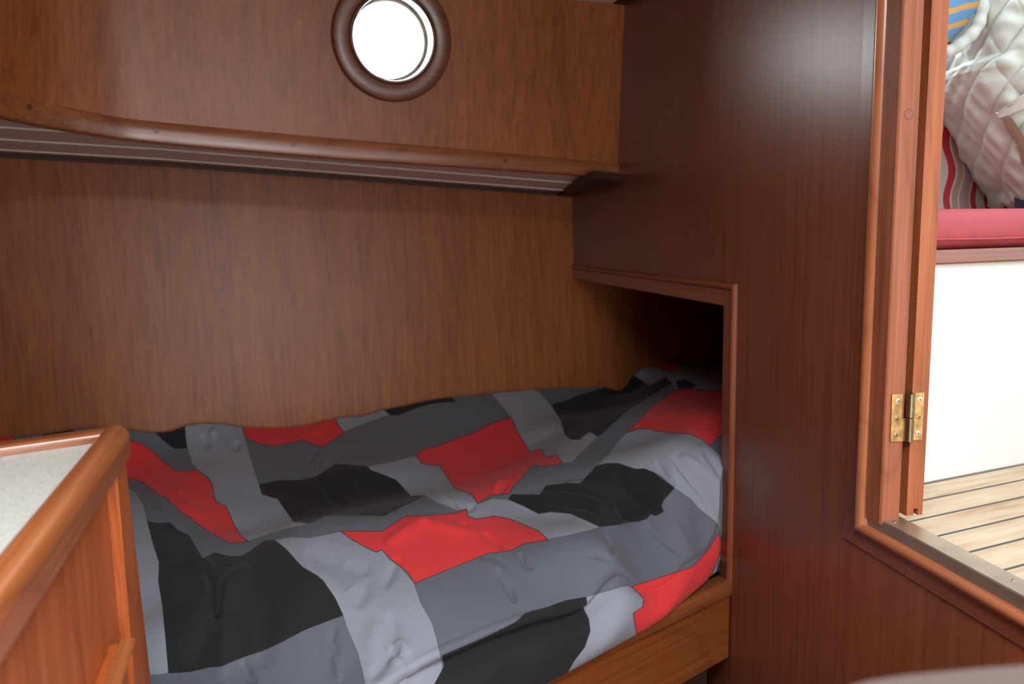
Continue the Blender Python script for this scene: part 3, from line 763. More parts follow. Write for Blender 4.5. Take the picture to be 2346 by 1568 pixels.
FOLD = [  # outline on the cloth, height, half width (metres)
    ([(470, 1300), (487, 1340), (492, 1395), (504, 1417)], -.016, .011), ([(455, 1255), (475, 1320), (480, 1380)], .010, .014), ([(575, 1300), (520, 1350), (505, 1400)], .010, .018),
    ([(1503, 1056), (1525, 1085), (1546, 1115)], -.008, .008), ([(1539, 1043), (1575, 1085), (1612, 1125), (1648, 1198)], -.011, .009), ([(1560, 1040), (1610, 1085), (1650, 1150)], .007, .012), ([(1610, 1027), (1635, 1060), (1655, 1100)], -.006, .008),
    ([(1413, 1080), (1432, 1118), (1470, 1150), (1515, 1165)], -.011, .012), ([(1297, 1108), (1370, 1117), (1442, 1130), (1482, 1165)], .008, .008), ([(1215, 1135), (1320, 1145), (1400, 1160), (1460, 1190)], .007, .008), ([(1240, 1150), (1340, 1160), (1440, 1195)], -.005, .007),
    ([(1384, 1220), (1398, 1245), (1403, 1270)], -.005, .005), ([(1340, 1268), (1375, 1270), (1400, 1285)], -.004, .006), ([(1191, 1265), (1200, 1285), (1222, 1302)], -.005, .006), ([(1139, 1305), (1165, 1340), (1180, 1380)], -.006, .007), ([(1100, 1280), (1150, 1310), (1175, 1350)], .004, .008),
    ([(1050, 1209), (1062, 1204), (1075, 1203)], -.004, .005), ([(930, 1192), (985, 1204), (1040, 1215), (1100, 1222)], .005, .010), ([(1105, 1218), (1140, 1245), (1150, 1262)], -.005, .006), ([(880, 1250), (930, 1222), (985, 1196)], .006, .012),
    ([(320, 1060), (360, 1095), (408, 1130), (490, 1148)], .004, .006), ([(340, 1130), (400, 1190), (440, 1240)], .006, .012), ([(395, 1120), (440, 1170), (520, 1225)], .005, .010),
    ([(466, 995), (472, 1015), (478, 1030)], -.007, .012), ([(543, 1010), (538, 1035)], -.006, .012), ([(500, 985), (480, 1000)], .006, .012),
    ([(733, 1025), (705, 1055), (722, 1080)], -.005, .007), ([(760, 1035), (745, 1055), (735, 1075)], .004, .008), ([(745, 960), (735, 985), (690, 1000)], .005, .012), ([(640, 985), (665, 1000)], -.004, .01),
    ([(965, 940), (960, 1000), (950, 1030)], -.004, .014), ([(1058, 940), (1070, 970), (1085, 988)], -.003, .006), ([(1005, 1030), (1020, 1060), (1040, 1072)], -.004, .014), ([(1175, 1095), (1150, 1118), (1140, 1135)], -.006, .008), ([(1150, 1100), (1130, 1125)], .006, .010),
    ([(735, 1100), (760, 1140), (800, 1165)], -.004, .010), ([(810, 1090), (840, 1130)], -.004, .010), ([(895, 1155), (908, 1180)], -.004, .005),
    ([(700, 1262), (760, 1290), (800, 1345)], -.004, .018), ([(790, 1290), (820, 1310), (850, 1300)], -.003, .012), ([(880, 1345), (888, 1325), (905, 1290), (925, 1280)], -.004, .010), ([(815, 1390), (832, 1355), (840, 1320)], -.004, .013), ([(893, 1400), (900, 1440), (905, 1470)], -.003, .012),
    ([(905, 1470), (930, 1490), (938, 1500)], .004, .010), ([(892, 1508), (905, 1522), (928, 1518)], .004, .009), ([(893, 1488), (915, 1502)], -.004, .008), ([(845, 1560), (895, 1500)], -.004, .010), ([(965, 1515), (920, 1555)], -.003, .010), ([(870, 1420), (850, 1470), (845, 1510)], .003, .016),
    ([(520, 1400), (510, 1500), (505, 1560)], .006, .016), ([(480, 1440), (440, 1530)], -.006, .016), ([(620, 1360), (605, 1460), (600, 1530)], -.005, .018), ([(555, 1510), (570, 1545), (585, 1565)], -.005, .008), ([(765, 1500), (780, 1560)], .004, .006), ([(770, 1425), (760, 1460), (775, 1500)], -.003, .006),
    ([(1480, 1180), (1500, 1215), (1540, 1250), (1560, 1270)], -.006, .008), ([(1505, 1170), (1550, 1210), (1585, 1260)], .005, .010), ([(1040, 1150), (1070, 1165), (1090, 1160)], -.006, .007), ([(985, 1135), (1050, 1155)], .004, .006),
]
nS, nT, nF = 820, 540, 90
sx = np.concatenate([np.linspace(1.45, .80, 90, endpoint=False), np.linspace(.80, -.40, 640, endpoint=False), np.linspace(-.40, -.95, 90)])


def front_pt(x):
    # front boundary in plan, following the rim and then the tunnel wall
    if x <= .72: return rim(x, -.012 - .11*float(np.interp(x, [-.5, -.22], [1, 0])))[:2]
    if x >= .80: return arr((x, 1.545+.21*(x-.80)))
    a_ = (x-.72)/.08; a_ = a_*a_*(3-2*a_); return rim(.72 + (x-.72)*.3, -.012)[:2]*(1-a_) + arr((x, 1.545+.21*(x-.80)))*a_


Fp = np.array([front_pt(x) for x in sx])
# matching points along the hull
tB = np.linspace(1.05, -2.05, nS)
tB = np.interp(np.arange(nS), [0, 90, 730, nS-1], [.95, .10, -1.30, -1.75])
z_back = .70
Bp = np.array([hull(t, z_back, .012)[:2] for t in tB])
T_ = np.linspace(0, 1, nT)
X = Bp[None, :, 0]*(1-T_[:, None]) + Fp[None, :, 0]*T_[:, None]
Y = Bp[None, :, 1]*(1-T_[:, None]) + Fp[None, :, 1]*T_[:, None]
Z = tps(X, Y)
_P = np.stack([X, Y, Z], -1).reshape(-1, 3)
_qx, _qy = project(_P); _dep = (_P-CAM) @ _f; _dz = np.zeros(len(_P))
for line, amp, wd in FOLD:
    wpx = wd*FPX/1.5
    xs0 = [p[0] for p in line]; ys0 = [p[1] for p in line]
    ii = np.nonzero((_qx > min(xs0)-5*wpx) & (_qx < max(xs0)+5*wpx) & (_qy > min(ys0)-5*wpx) & (_qy < max(ys0)+5*wpx))[0]
    d = np.full(len(ii), 1e9); sfr = np.zeros(len(ii)); tot = sum(math.dist(line[q], line[q+1]) for q in range(len(line)-1)); run = 0
    for q in range(len(line)-1):        # distance to the crease and how far along it, so that its ends fade out
        (x1, y1), (x2, y2) = line[q], line[q+1]; dx, dy = x2-x1, y2-y1; ln_ = math.hypot(dx, dy)
        k_ = np.clip(((_qx[ii]-x1)*dx+(_qy[ii]-y1)*dy)/(ln_*ln_), 0, 1); dd = np.hypot(_qx[ii]-x1-k_*dx, _qy[ii]-y1-k_*dy)
        sfr = np.where(dd < d, (run+k_*ln_)/tot, sfr); d = np.minimum(d, dd); run += ln_
    d = d*_dep[ii]/FPX; fade = np.sin(pi*np.clip(sfr, 0, 1))**.6
    _dz[ii] += 1.5*amp*fade*np.exp(-(d/(wd*(.6+.4*fade)))**2)
Z += _dz.reshape(Z.shape)
Z += .006*vnoise(X*8+3, Y*8, 3) + .003*vnoise(X*17+Y*6, Y*13, 5) + .0005*vnoise(X*45+Y*20, Y*36, 9)
# gathered back edge: tuck down to the wall
edge = np.clip(1-T_/.02, 0, 1)[:, None]
Z -= .05*edge**2
top = np.stack([X, Y, Z], -1)
# front face: from the crest down to the rim with a turned fold
cr = top[-1]
bot = np.array([np.append(front_pt(x) + RN[:2]*np.interp(x, [.2, .55, .70, .76], [.030, .022, -.004, -.004]), np.interp(x, [.3, .5, .68, .74], [.500, .508, .530, .545])) for x in sx])
w_ = np.linspace(0, 1, nF+1)[1:]
slen = (cr[:, 2]-bot[:, 2])
xs_ = sx
fold_amt = np.interp(xs_, [.02, .12, .35, .47, .6], [0, 1, 1, .35, 0])
lip_amt = np.interp(xs_, [-.02, .10, .28, .42], [.1, 1, 1, .1])
face = np.zeros((nF, nS, 3))
for i, w in enumerate(w_):
    base = cr*(1-w) + bot*w
    lip = .012*np.exp(-((w-.07)/.10)**2)*(1-np.exp(-w*40))*lip_amt
    crease = -.020*np.exp(-((w-.24)/.075)**2)*fold_amt
    belly = .026*np.sin(pi*min(1, max(0, (w-.18)/.82)))**.8*(.55+.45*fold_amt)
    wob = 1+.25*np.sin(xs_*17)+.12*np.sin(xs_*41+w*5)
    off = (lip+belly*wob+crease)*np.interp(xs_, [.60, .72, .80], [1, .35, 0])
    face[i] = base; face[i, :, 0] += RN[0]*off; face[i, :, 1] += RN[1]*off
    face[i, :, 2] += .004*np.exp(-((w-.06)/.06)**2)*lip_amt
V = np.concatenate([top, face], 0); nR = V.shape[0]
idx = np.arange(nR*nS).reshape(nR, nS)
quads = np.stack([idx[:-1, :-1], idx[:-1, 1:], idx[1:, 1:], idx[1:, :-1]], -1).reshape(-1, 4)
Vf = V.reshape(-1, 3)
# printed pattern
PX, PY = project(Vf)
sdf = {k: np.full(len(Vf), 24.0) for k in 'KLR'}
for k_, poly in PATCH:
    a_ = np.array(poly); ii = np.nonzero((PX > a_[:, 0].min()-24) & (PX < a_[:, 0].max()+24) & (PY > a_[:, 1].min()-24) & (PY < a_[:, 1].max()+24))[0]
    if not len(ii): continue
    d = np.clip(seg_dist(PX[ii], PY[ii], poly), 0, 24); d = np.where(in_poly(PX[ii], PY[ii], poly), -d, d)
    for c_ in 'KLR':
        sdf[c_][ii] = np.minimum(sdf[c_][ii], d) if c_ == k_ else np.maximum(sdf[c_][ii], -d)
me = bpy.data.meshes.new('duvet'); me.vertices.add(len(Vf)); me.vertices.foreach_set('co', Vf.ravel())
me.loops.add(quads.size); me.loops.foreach_set('vertex_index', quads.ravel())
me.polygons.add(len(quads)); me.polygons.foreach_set('loop_start', np.arange(0, quads.size, 4)); me.polygons.foreach_set('loop_total', np.full(len(quads), 4))
me.update(calc_edges=True); me.validate()
ca = me.color_attributes.new('print', 'FLOAT_COLOR', 'POINT')
ca.data.foreach_set('color', np.stack([sdf['K'], sdf['L'], sdf['R'], np.ones(len(Vf))], 1).astype(np.float32).ravel())
me.polygons.foreach_set('use_smooth', [True]*len(quads))
if me.polygons[len(quads)//3].normal.z < 0: me.flip_normals()
duv = bpy.data.objects.new('duvet', me); COL.objects.link(duv)
M_duv, nt, b = newmat('printed_patchwork_cotton')
at = N(nt, 'ShaderNodeAttribute', attribute_name='print')
sp_ = nt.nodes.new('ShaderNodeSeparateXYZ'); L(nt, at.outputs['Vector'], sp_.inputs[0])
colnow = nt.nodes.new('ShaderNodeRGB').outputs[0]; colnow.default_value = (*PCOL['M'], 1)
def over(fac, c_):
    global colnow
    mx = N(nt, 'ShaderNodeMix', data_type='RGBA'); L(nt, fac, mx.inputs[0]); L(nt, colnow, mx.inputs[6]); mx.inputs[7].default_value = (*c_, 1); colnow = mx.outputs[2]
def mrange(v, a0, a1):
    r_ = nt.nodes.new('ShaderNodeMapRange'); L(nt, v, r_.inputs[0]); r_.inputs[1].default_value = a0; r_.inputs[2].default_value = a1; r_.inputs[3].default_value = 1; r_.inputs[4].default_value = 0; return r_.outputs[0]
for q_, k_ in ((1, 'L'), (0, 'K'), (2, 'R')):
    over(mrange(sp_.outputs[q_], -.6, .6), PCOL[k_])
for q_, wq in ((1, .35), (2, .75)):
    over(math_(nt, 'MULTIPLY', mrange(math_(nt, 'ABSOLUTE', sp_.outputs[q_]), .4, 1.7), wq), PCOL['line'])
L(nt, colnow, b.inputs['Base Color'])
b.inputs['Roughness'].default_value = .85; b.inputs['Specular IOR Level'].default_value = .25
b.inputs['Sheen Weight'].default_value = .05; b.inputs['Sheen Roughness'].default_value = .5
tc = nt.nodes.new('ShaderNodeTexCoord')
n1 = N(nt, 'ShaderNodeTexNoise', Scale=38, Detail=4, Roughness=.55, Distortion=.6); L(nt, tc.outputs['Object'], n1.inputs['Vector'])
n2 = N(nt, 'ShaderNodeTexNoise', Scale=900, Detail=1); L(nt, tc.outputs['Object'], n2.inputs['Vector'])
hsum = math_(nt, 'ADD', n1.outputs[0], math_(nt, 'MULTIPLY', n2.outputs[0], .04))
bp = N(nt, 'ShaderNodeBump', Strength=.22, Distance=.005); L(nt, hsum, bp.inputs['Height']); L(nt, bp.outputs[0], b.inputs['Normal'])
me.materials.append(M_duv)
tag(duv, 'crumpled duvet printed with red, black and grey patches lying on the berth', 'duvet')

# ------------------------------------------------------------------ cabinet at the left
zc_, zt_, zb_ = 1.037, 1.051, 1.012
Of, On = hz(270, 1100, zb_), hz(0, 1543, zb_)
If, In = hz(225, 1015, zc_), hz(0, 1302, zc_)
ce = (On-Of); ce[2] = 0; ce /= np.linalg.norm(ce); cu = arr((ce[1], -ce[0], 0))    # ce towards the camera, cu into the cabinet
if cu[0] > 0: cu = -cu
wd_ = float(np.dot(In-Of, cu))
def cab(t, u, z):
    q = Of + ce*t + cu*u; return arr((q[0], q[1], z))
Bf, Bn = hz(225, 1015, zc_), hz(0, 1048, zc_)
bd = Bn-Bf; bd[2] = 0; bd /= np.linalg.norm(bd); bo = arr((-bd[1], bd[0], 0))
if bo[1] < 0: bo = -bo                                   # bo points to the berth
tEnd = float(np.dot(Bf + bo*.030 - Of, ce))              # far end of the front rail (negative)
cabo = empty('vanity_cabinet', (-.5, .4, 0)); tag(cabo, 'teak vanity cabinet with a pale speckled top at the left of the berth', 'cabinet')
# body
def xsect_back(u):
    """point on the back line at depth u behind the front rail face"""
    return None
bl = Bf + bd*1.28
m = MB()
far = cab(tEnd+.02, .016, 0)
m.prism([cab(tEnd+.055, .014, 0), cab(.75, .014, 0), (-1.69, -.1, 0), (-1.69, float(bl[1]), 0), tuple(arr((bl[0], bl[1], 0))+bo*.01), tuple(arr((Bf[0], Bf[1], 0))+bo*.012)], (0, 0, zb_+.004))
m.build('carcass', M_cab, cabo)
m = MB()
m.prism([cab(tEnd+.03, .02, zc_-.02), cab(.75, .02, zc_-.02), (-1.69, -.1, zc_-.02), (-1.69, float(bl[1]), zc_-.02), tuple(arr((bl[0], bl[1], zc_-.02))), tuple(arr((Bf[0], Bf[1], zc_-.02)))], (0, 0, .02))
o = m.build('countertop', M_lam, cabo); o['label'] = 'pale speckled laminate top'
# front rail: rounded over outside
sec = [(0, .004), (0, zt_-zb_-.016)] + [(.016-.016*cos(a), zt_-zb_-.016+.016*sin(a)) for a in np.linspace(.2, pi/2, 6)] + [(wd_-.006, zt_-zb_), (wd_-.001, zt_-zb_-.004), (wd_, zt_-zb_-.010), (wd_, 0), (.004, 0)]
m = MB()
st = [(tEnd-.006, .55), (tEnd-.003, .8), (tEnd+.002, .94), (tEnd+.010, 1), (.0, 1), (.35, 1), (.75, 1)]
vs = []; k = len(sec)
for t, s_ in st:
    for a, b_ in sec:
        cxm = wd_/2; vs.append(cab(t, cxm+(a-cxm)*s_, zb_ + (b_-.019)*s_+.019))
m.add(vs, [(i*k+q, i*k+(q+1) % k, (i+1)*k+(q+1) % k, (i+1)*k+q) for i in range(len(st)-1) for q in range(k)] + [tuple(range(k))[::-1], tuple(range((len(st)-1)*k, len(st)*k))])
m.build('fiddle_rail', M_rail, cabo, 35)
# back rail
m = MB(); m.sweep([arr((Bf[0], Bf[1], zb_))-bd*.02, arr((Bf[0], Bf[1], zb_))+bd*1.28], rrect(.030, zt_-.003-zb_, .006, 4), frames=(bo, arr((0, 0, 1))))
m.build('fiddle_rail', M_railb, cabo, 35)
# corner post (rounded) and stile
pu, pf = hit(300, 1080, Of, cu), hit(278, 1105, Of, cu)
def post_ring(tf_, tn_, z):
    r_ = .012
    return [cab(tf_+r_-r_*cos(a), .004+r_-r_*sin(a), z) for a in np.linspace(-.5, pi/2, 9)] + [cab(tn_-.004, .004, z), cab(tn_, .009, z), cab(tn_, .05, z), cab(tf_+.003, .05, z)]
qa, qb = hit(355, 1568, Of, cu), hit(315, 1568, Of, cu)
tq0, tq1 = float(np.dot(qa-Of, ce)), float(np.dot(qb-Of, ce))
zq = float(qa[2]); zp = float(pu[2])
t0_ = float(np.dot(pu-Of, ce))-.010; t1_ = float(np.dot(pf-Of, ce)); tq0 -= .010
m = MB(); R_ = []
for z in (zb_+.003, zp, zq, zq-.15, 0):
    k_ = (zp-z)/(zp-zq) if z > zq-.2 else (zp-zq+.15)/(zp-zq)
    R_.append(post_ring(t0_+(tq0-t0_)*k_, t1_+(tq1-t1_)*k_, z))
n_ = len(R_[0]); m.add([p for r_ in R_ for p in r_], [(i_*n_+q, i_*n_+(q+1) % n_, (i_+1)*n_+(q+1) % n_, (i_+1)*n_+q) for i_ in range(len(R_)-1) for q in range(n_)] + [tuple(range(n_))[::-1], tuple(range((len(R_)-1)*n_, len(R_)*n_))])
m.build('corner_post', M_cab, cabo, 35)
# door front below with a lipped top edge
d0, d1 = hit(287, 1457, Of, cu), hit(237, 1568, Of, cu)
td = float(np.dot(d0-Of, ce)); zd = float(d0[2])
m = MB()
sec = [(.016, 0), (.004, 0), (.0, .004), (.0, .445), (-.001, .452), (.003, .455), (.016, .455)]
m.sweep([cab(td+.003, 0, zd-.460), cab(td+.42, 0, zd-.460)], sec, frames=(cu, arr((0, 0, 1))))
dr = m.build('door', M_cab, cabo, None, .0025, 2)
m = MB(); m.sweep([cab(td+.003, 0, zd-.008), cab(td+.42, 0, zd-.008)], [(.004, 0), (-.008, .001), (-.010, .003), (-.008, .006), (.004, .006)], frames=(cu, arr((0, 0, 1))))
m.build('pull_lip', M_rail, dr, 30)

# ------------------------------------------------------------------ seated person in the cockpit
def outl(px, py, off):
    """left outline of the vest, at a depth behind the bench face -> (metres along, height)"""
    h_ = hit(px, py, seat(0, off, 0), SN); return float(np.dot(h_-P0, SD)), float(h_[2])


OFF = .265
O_ = [outl(*p, OFF) for p in ((2272, 470), (2245, 425), (2222, 380), (2195, 320), (2178, 280), (2164, 245), (2150, 200), (2148, 160), (2158, 120), (2172, 100), (2196, 82), (2220, 52), (2232, 20), (2238, -20), (2246, -60), (2262, -100))]
Lz = np.array([q[1] for q in O_]); La = np.array([q[0] for q in O_])
HWID = .245
LA0 = La.copy()


def ctr_a(z):
    return np.mean(np.interp(z + np.linspace(-.05, .05, 7), [1.28, 1.40, 1.52, 1.64, 1.78, 1.9], [LA0[0]+HWID+.04, LA0[0]+HWID-.05, LA0[0]+HWID-.12, LA0[0]+HWID-.16, LA0[0]+HWID-.175, LA0[0]+HWID-.18]))


person = empty('person', tuple(seat(float(ctr_a(1.3)), .24, 1.284)))
tag(person, 'person in a grey quilted vest and striped shirt sitting on the red cockpit cushion', 'person')
M_skin = plain('skin', (.52, .30, .22), .5)


def skin(name, verts, edges, mat, parent, sub=2):
    """verts: (a, off, z, r)"""
    me_ = bpy.data.meshes.new(name); me_.from_pydata([tuple(seat(a, o_, z)) for a, o_, z, r in verts], edges, []); me_.update()
    ob_ = bpy.data.objects.new(name, me_); COL.objects.link(ob_)
    md_ = ob_.modifiers.new('skin', 'SKIN'); md_.use_smooth_shade = True
    bm_ = bmesh.new(); bm_.from_mesh(me_); ly = bm_.verts.layers.skin.verify(); bm_.verts.ensure_lookup_table()
    for i, v in enumerate(verts):
        s_ = bm_.verts[i][ly]; s_.radius = (v[3], v[3]) if not hasattr(v[3], '__len__') else v[3]
        s_.use_root = (i == 0)
    bm_.to_mesh(me_); bm_.free()
    sd = ob_.modifiers.new('sub', 'SUBSURF'); sd.levels = sub; sd.render_levels = sub
    bpy.context.view_layer.update()
    baked = bpy.data.meshes.new_from_object(ob_.evaluated_get(bpy.context.evaluated_depsgraph_get()))
    bpy.data.objects.remove(ob_); baked.name = name
    baked.materials.clear(); baked.materials.append(mat)
    baked.polygons.foreach_set('use_smooth', [True]*len(baked.polygons))
    o2 = bpy.data.objects.new(name, baked); COL.objects.link(o2); o2.parent = parent; o2.matrix_parent_inverse = parent.matrix_world.inverted()
    return o2


A0 = float(ctr_a(1.3)); A1 = float(ctr_a(1.6)); A2 = float(ctr_a(1.78))
sh = 1.80
bodyv = [(A0, .28, 1.392, .10), ((A0+A1)/2, .29, 1.50, .105), (A1, .285, 1.64, .095), (A2, .285, 1.76, .075), (A2-.01, .27, 1.87, .052), (A2-.02, .262, 1.915, .058), (A2-.025, .255, 1.97, .077), (A2-.025, .255, 2.065, .086),
         (A2-.150, .315, 1.775, .048), (A2-.26, .33, 1.69, .045), (A2-.42, .32, 1.58, .040), (A2-.54, .16, 1.55, .032), (A2-.57, .10, 1.55, .028), (A2-.59, .06, 1.55, .022),
         (A2+.16, .285, 1.79, .055), (A2+.25, .27, 1.62, .048), (A2+.24, .17, 1.46, .040), (A2+.16, .02, 1.44, .032), (A2+.13, -.04, 1.435, .028), (A2+.11, -.09, 1.43, .022),
         (A0-.085, .24, 1.372, .078), (A0-.06, -.12, 1.385, .062), (A0-.06, -.16, 1.10, .050), (A0-.06, -.15, .90, .038), (A0-.06, -.15, .835, .035), (A0-.06, -.27, .825, .030),
         (A0+.09, .24, 1.372, .078), (A0+.13, -.12, 1.385, .062), (A0+.14, -.16, 1.10, .050), (A0+.14, -.15, .90, .038), (A0+.14, -.15, .835, .035), (A0+.14, -.27, .825, .030)]
bodye = [(0, 1), (1, 2), (2, 3), (3, 4), (4, 5), (5, 6), (6, 7), (3, 8), (8, 9), (9, 10), (10, 11), (11, 12), (12, 13), (3, 14), (14, 15), (15, 16), (16, 17), (17, 18), (18, 19),
         (0, 20), (20, 21), (21, 22), (22, 23), (23, 24), (24, 25), (0, 26), (26, 27), (27, 28), (28, 29), (29, 30), (30, 31)]
skin('body', bodyv, bodye, M_skin, person)


def shirt_mat():
    m_, nt, b = newmat('blue_orange_striped_cotton')
    tc = nt.nodes.new('ShaderNodeTexCoord'); P = tc.outputs['Object']
    q = math_(nt, 'ADD', dotn(nt, P, (0, 0, 1)), dotn(nt, P, tuple(SD), -.28))
    n = N(nt, 'ShaderNodeTexNoise', Scale=14, Detail=2); L(nt, P, n.inputs['Vector'])
    q = math_(nt, 'ADD', q, math_(nt, 'MULTIPLY', n.outputs[0], .012))
    fr_ = math_(nt, 'FRACT', math_(nt, 'DIVIDE', q, .031))
    c = ramp(nt, fr_, [(0, (.44, .25, .075)), (.36, (.085, .21, .38))], 'CONSTANT')
    L(nt, c, b.inputs['Base Color']); b.inputs['Roughness'].default_value = .85
    return m_


M_shirt = shirt_mat()
shv = [(A1, .295, 1.64, .10), (A2, .295, 1.76, .080), (A2-.150, .310, 1.765, .066), (A2-.26, .325, 1.68, .070), (A2-.39, .33, 1.60, .054), (A2+.16, .285, 1.79, .066), (A2+.25, .27, 1.64, .058), (A2+.243, .20, 1.51, .052)]
skin('shirt', shv, [(0, 1), (1, 2), (2, 3), (3, 4), (1, 5), (5, 6), (6, 7)], M_shirt, person)
M_jean = plain('navy_denim', (.022, .024, .05), .85, noise=.2, nscale=60)
trv = [(A0, .27, 1.393, .106)] + [(v[0], v[1], v[2], v[3]+.012) for v in (bodyv[20], bodyv[21], bodyv[22], bodyv[23], bodyv[26], bodyv[27], bodyv[28], bodyv[29])]
skin('trousers', trv, [(0, 1), (1, 2), (2, 3), (3, 4), (0, 5), (5, 6), (6, 7), (7, 8)], M_jean, person)
hc = arr((A2-.025, .255, 2.03))
def head_pt(th, ph, k=1.0):
    x_, y_, z_ = .078*sin(ph)*cos(th)*k, .098*sin(ph)*sin(th)*k, .118*cos(ph)*k
    return seat(hc[0]+x_, hc[1]+y_, hc[2]+z_)
# hair: a cap over the crown and the back of the head
G = []
for i_ in range(22):
    row = []
    for j_ in range(49):
        th = 2*pi*j_/48
        lim = 1.05 + 1.0*max(0, sin(th))**.7 + .35*abs(cos(th))
        ph = .02 + lim*i_/21; row.append(head_pt(th, ph, 1.07+.012*sin(th*13+i_)))
    G.append(row)
m = MB(); m.grid(G); ha = m.build('hair', plain('grey_brown_hair', (.16, .12, .09), .85, noise=.3, nscale=120), person, 80)
hs = ha.modifiers.new('s', 'SOLIDIFY'); hs.thickness = .012
MB().lathe(seat(hc[0], hc[1], hc[2]), (0, 0, 1), [(0, -.118)] + [(.080*sin(a), -.118*cos(a)) for a in np.linspace(.15, pi-.15, 18)] + [(0, .118)], 40)
m = MB(); m.grid([[head_pt(2*pi*j_/40, .001+(pi-.002)*i_/24, 1.0 - (.10*max(0, cos(pi-(.001+pi*i_/24))-.4))) for j_ in range(41)] for i_ in range(25)])
m.build('face', M_skin, person, 80)
for sx_ in (-1, 1):
    MB().lathe(seat(hc[0]+.030*sx_, hc[1]-.083, hc[2]+.008), (0, 0, 1), [(.011*sin(a), -.011*cos(a)) for a in np.linspace(0, pi, 9)], 14).build('eye', M_white, person, 60)
    MB().lathe(seat(hc[0]+.080*sx_, hc[1]+.008, hc[2]-.005), (0, 0, 1), [(.014*sin(a), -.030*cos(a)) for a in np.linspace(0, pi, 9)], 14).build('ear', M_skin, person, 60)
MB().tube([seat(hc[0], hc[1]-.092, hc[2]+.012), seat(hc[0], hc[1]-.108, hc[2]-.022), seat(hc[0], hc[1]-.096, hc[2]-.030)], [.008, .013, .010], 10).build('nose', M_skin, person, 60)
MB().tube([seat(hc[0]-.024, hc[1]-.080, hc[2]-.060), seat(hc[0], hc[1]-.089, hc[2]-.062), seat(hc[0]+.024, hc[1]-.080, hc[2]-.060)], [.004, .007, .004], 8).build('mouth', plain('lips', (.40, .16, .14), .5), person, 60)
M_shoe = plain('dark_deck_shoe', (.05, .045, .045), .6)
for q_ in (24, 30):
    b_ = bodyv[q_]; c_ = bodyv[q_+1]
    skin('shoe', [(b_[0], b_[1]+.03, .828, .036), (b_[0], b_[1]-.03, .832, .042), (c_[0], c_[1]+.02, .826, .040), (c_[0], c_[1]-.02, .822, .032)], [(0, 1), (1, 2), (2, 3)], M_shoe, person)

# quilted vest -------------------------------------------------
M_vest = plain('grey_nylon_quilt', (.53, .59, .55), .55, noise=.04, nscale=12, bump=.12, bscale=300)
M_rib = plain('dark_grey_ribbing', (.20, .21, .20), .8)
QA = radians(33)


VROT = radians(-30); VC, VS = cos(VROT), sin(VROT)


def vest_pt(th, z, extra=0.0):
    ca = float(ctr_a(z)); la = float(np.mean(np.interp(z + np.linspace(-.03, .03, 5), Lz, La)))
    half = max(.12, ca-la) if cos(th) < 0 else HWID - .02
    bdep = .135 + .012*sin((z-1.28)*7)
    cs, sn_ = cos(th), sin(th)
    ex = .72
    x_ = ca + half*np.sign(cs)*abs(cs)**ex
    y_ = .285 + bdep*np.sign(sn_)*abs(sn_)**ex
    # quilting: two families of diagonal seams measured on the cloth
    s_ = ((pi/2-th) % (2*pi))*.21; p1 = (s_*sin(QA)+z*cos(QA))/.072; p2 = (-s_*sin(radians(52))+z*cos(radians(52)))/.118
    q1 = abs(sin(pi*p1)); q2 = abs(sin(pi*p2))
    puff = .015*(min(q1**.5, 1))*(.5+.5*min(q2**.5, 1)) + .0025*sin(s_*47+z*31+2*sin(z*40)) + .0022*sin(s_*95-z*85+3*sin(s_*20))*q1
    puff += .0018*sin(z*150+7*sin(s_*13)+s_*30)*q1
    hem = np.clip((z-1.285)/.02, 0, 1)
    puff = puff*hem + extra
    n_ = arr((cs, sn_*1.2)); n_ /= np.linalg.norm(n_)
    lx, ly = x_+n_[0]*puff-ca, y_+n_[1]*puff-.285
    return seat(ca+lx*VC-ly*VS, .285+lx*VS+ly*VC, z)


def hem_z(th):
    # the hem rises towards the front middle over the lap
    f_ = max(0, -sin(th)); return 1.287 + .11*max(0, (f_-.35)/.65)**1.0*(1 if cos(th) < .7 else .6)


# ease the outline so that the rounded flank, seen obliquely, keeps its width
OP = [(2272, 470), (2245, 425), (2222, 380), (2195, 320), (2178, 280), (2164, 245), (2150, 200), (2148, 160), (2158, 120), (2172, 100), (2196, 82), (2220, 52), (2232, 20), (2238, -20), (2246, -60), (2262, -100)]
for _ in range(4):
    dl_ = []
    for (px, py), z in zip(OP, Lz):
        ring = np.array([vest_pt(th, float(z)) for th in np.linspace(.4, 2*pi-2.0, 60)])
        qx, qy = project(ring); dl_.append((px-qx.min())*.00135)
    La = La + np.array(dl_)*.8
_ctr0 = ctr_a
TH = np.linspace(pi/2, pi/2-2*pi, 420)
G = []
for j in range(300):
    w = j/299; row = []
    for th in TH:
        z0 = hem_z(th); row.append(vest_pt(th, z0+(1.80-z0)*w))
    G.append(row)
# shoulders close towards the neck
top_ring = G[-1]
cz = seat(A2, .285, 1.86)
for q in np.linspace(.08, .72, 14):
    G.append([p*(1-q)+cz*q + arr((0, 0, .055*sin(q*pi/2))) for p in top_ring])
m = MB(); m.grid(G); vest = m.build('vest', M_vest, person, 80); vest['label'] = 'grey diamond quilted sleeveless vest'
# ribbed armhole edge and padded armhole band, on the plane of the vest's near shoulder
bpy.context.view_layer.update()
VN = -(SD*sin(-VROT)*1.0 + SN*cos(VROT)); VN /= np.linalg.norm(VN)      # direction the chest faces


def on_vest(px, py, lift=0.0):
    d_ = ray(px, py); d_ /= np.linalg.norm(d_)
    ok, loc, nn, _i = vest.ray_cast(Vector(CAM), Vector(d_))
    return (arr(loc) - d_*lift) if ok else None


VP = None
for q_ in ((2262, 90), (2275, 110), (2290, 120), (2240, 150)):
    VP = on_vest(*q_)
    if VP is not None: break


def on_plane(px, py, lift=0.0):
    q_ = on_vest(px, py, lift)
    return hit(px, py, VP+VN*lift, VN)


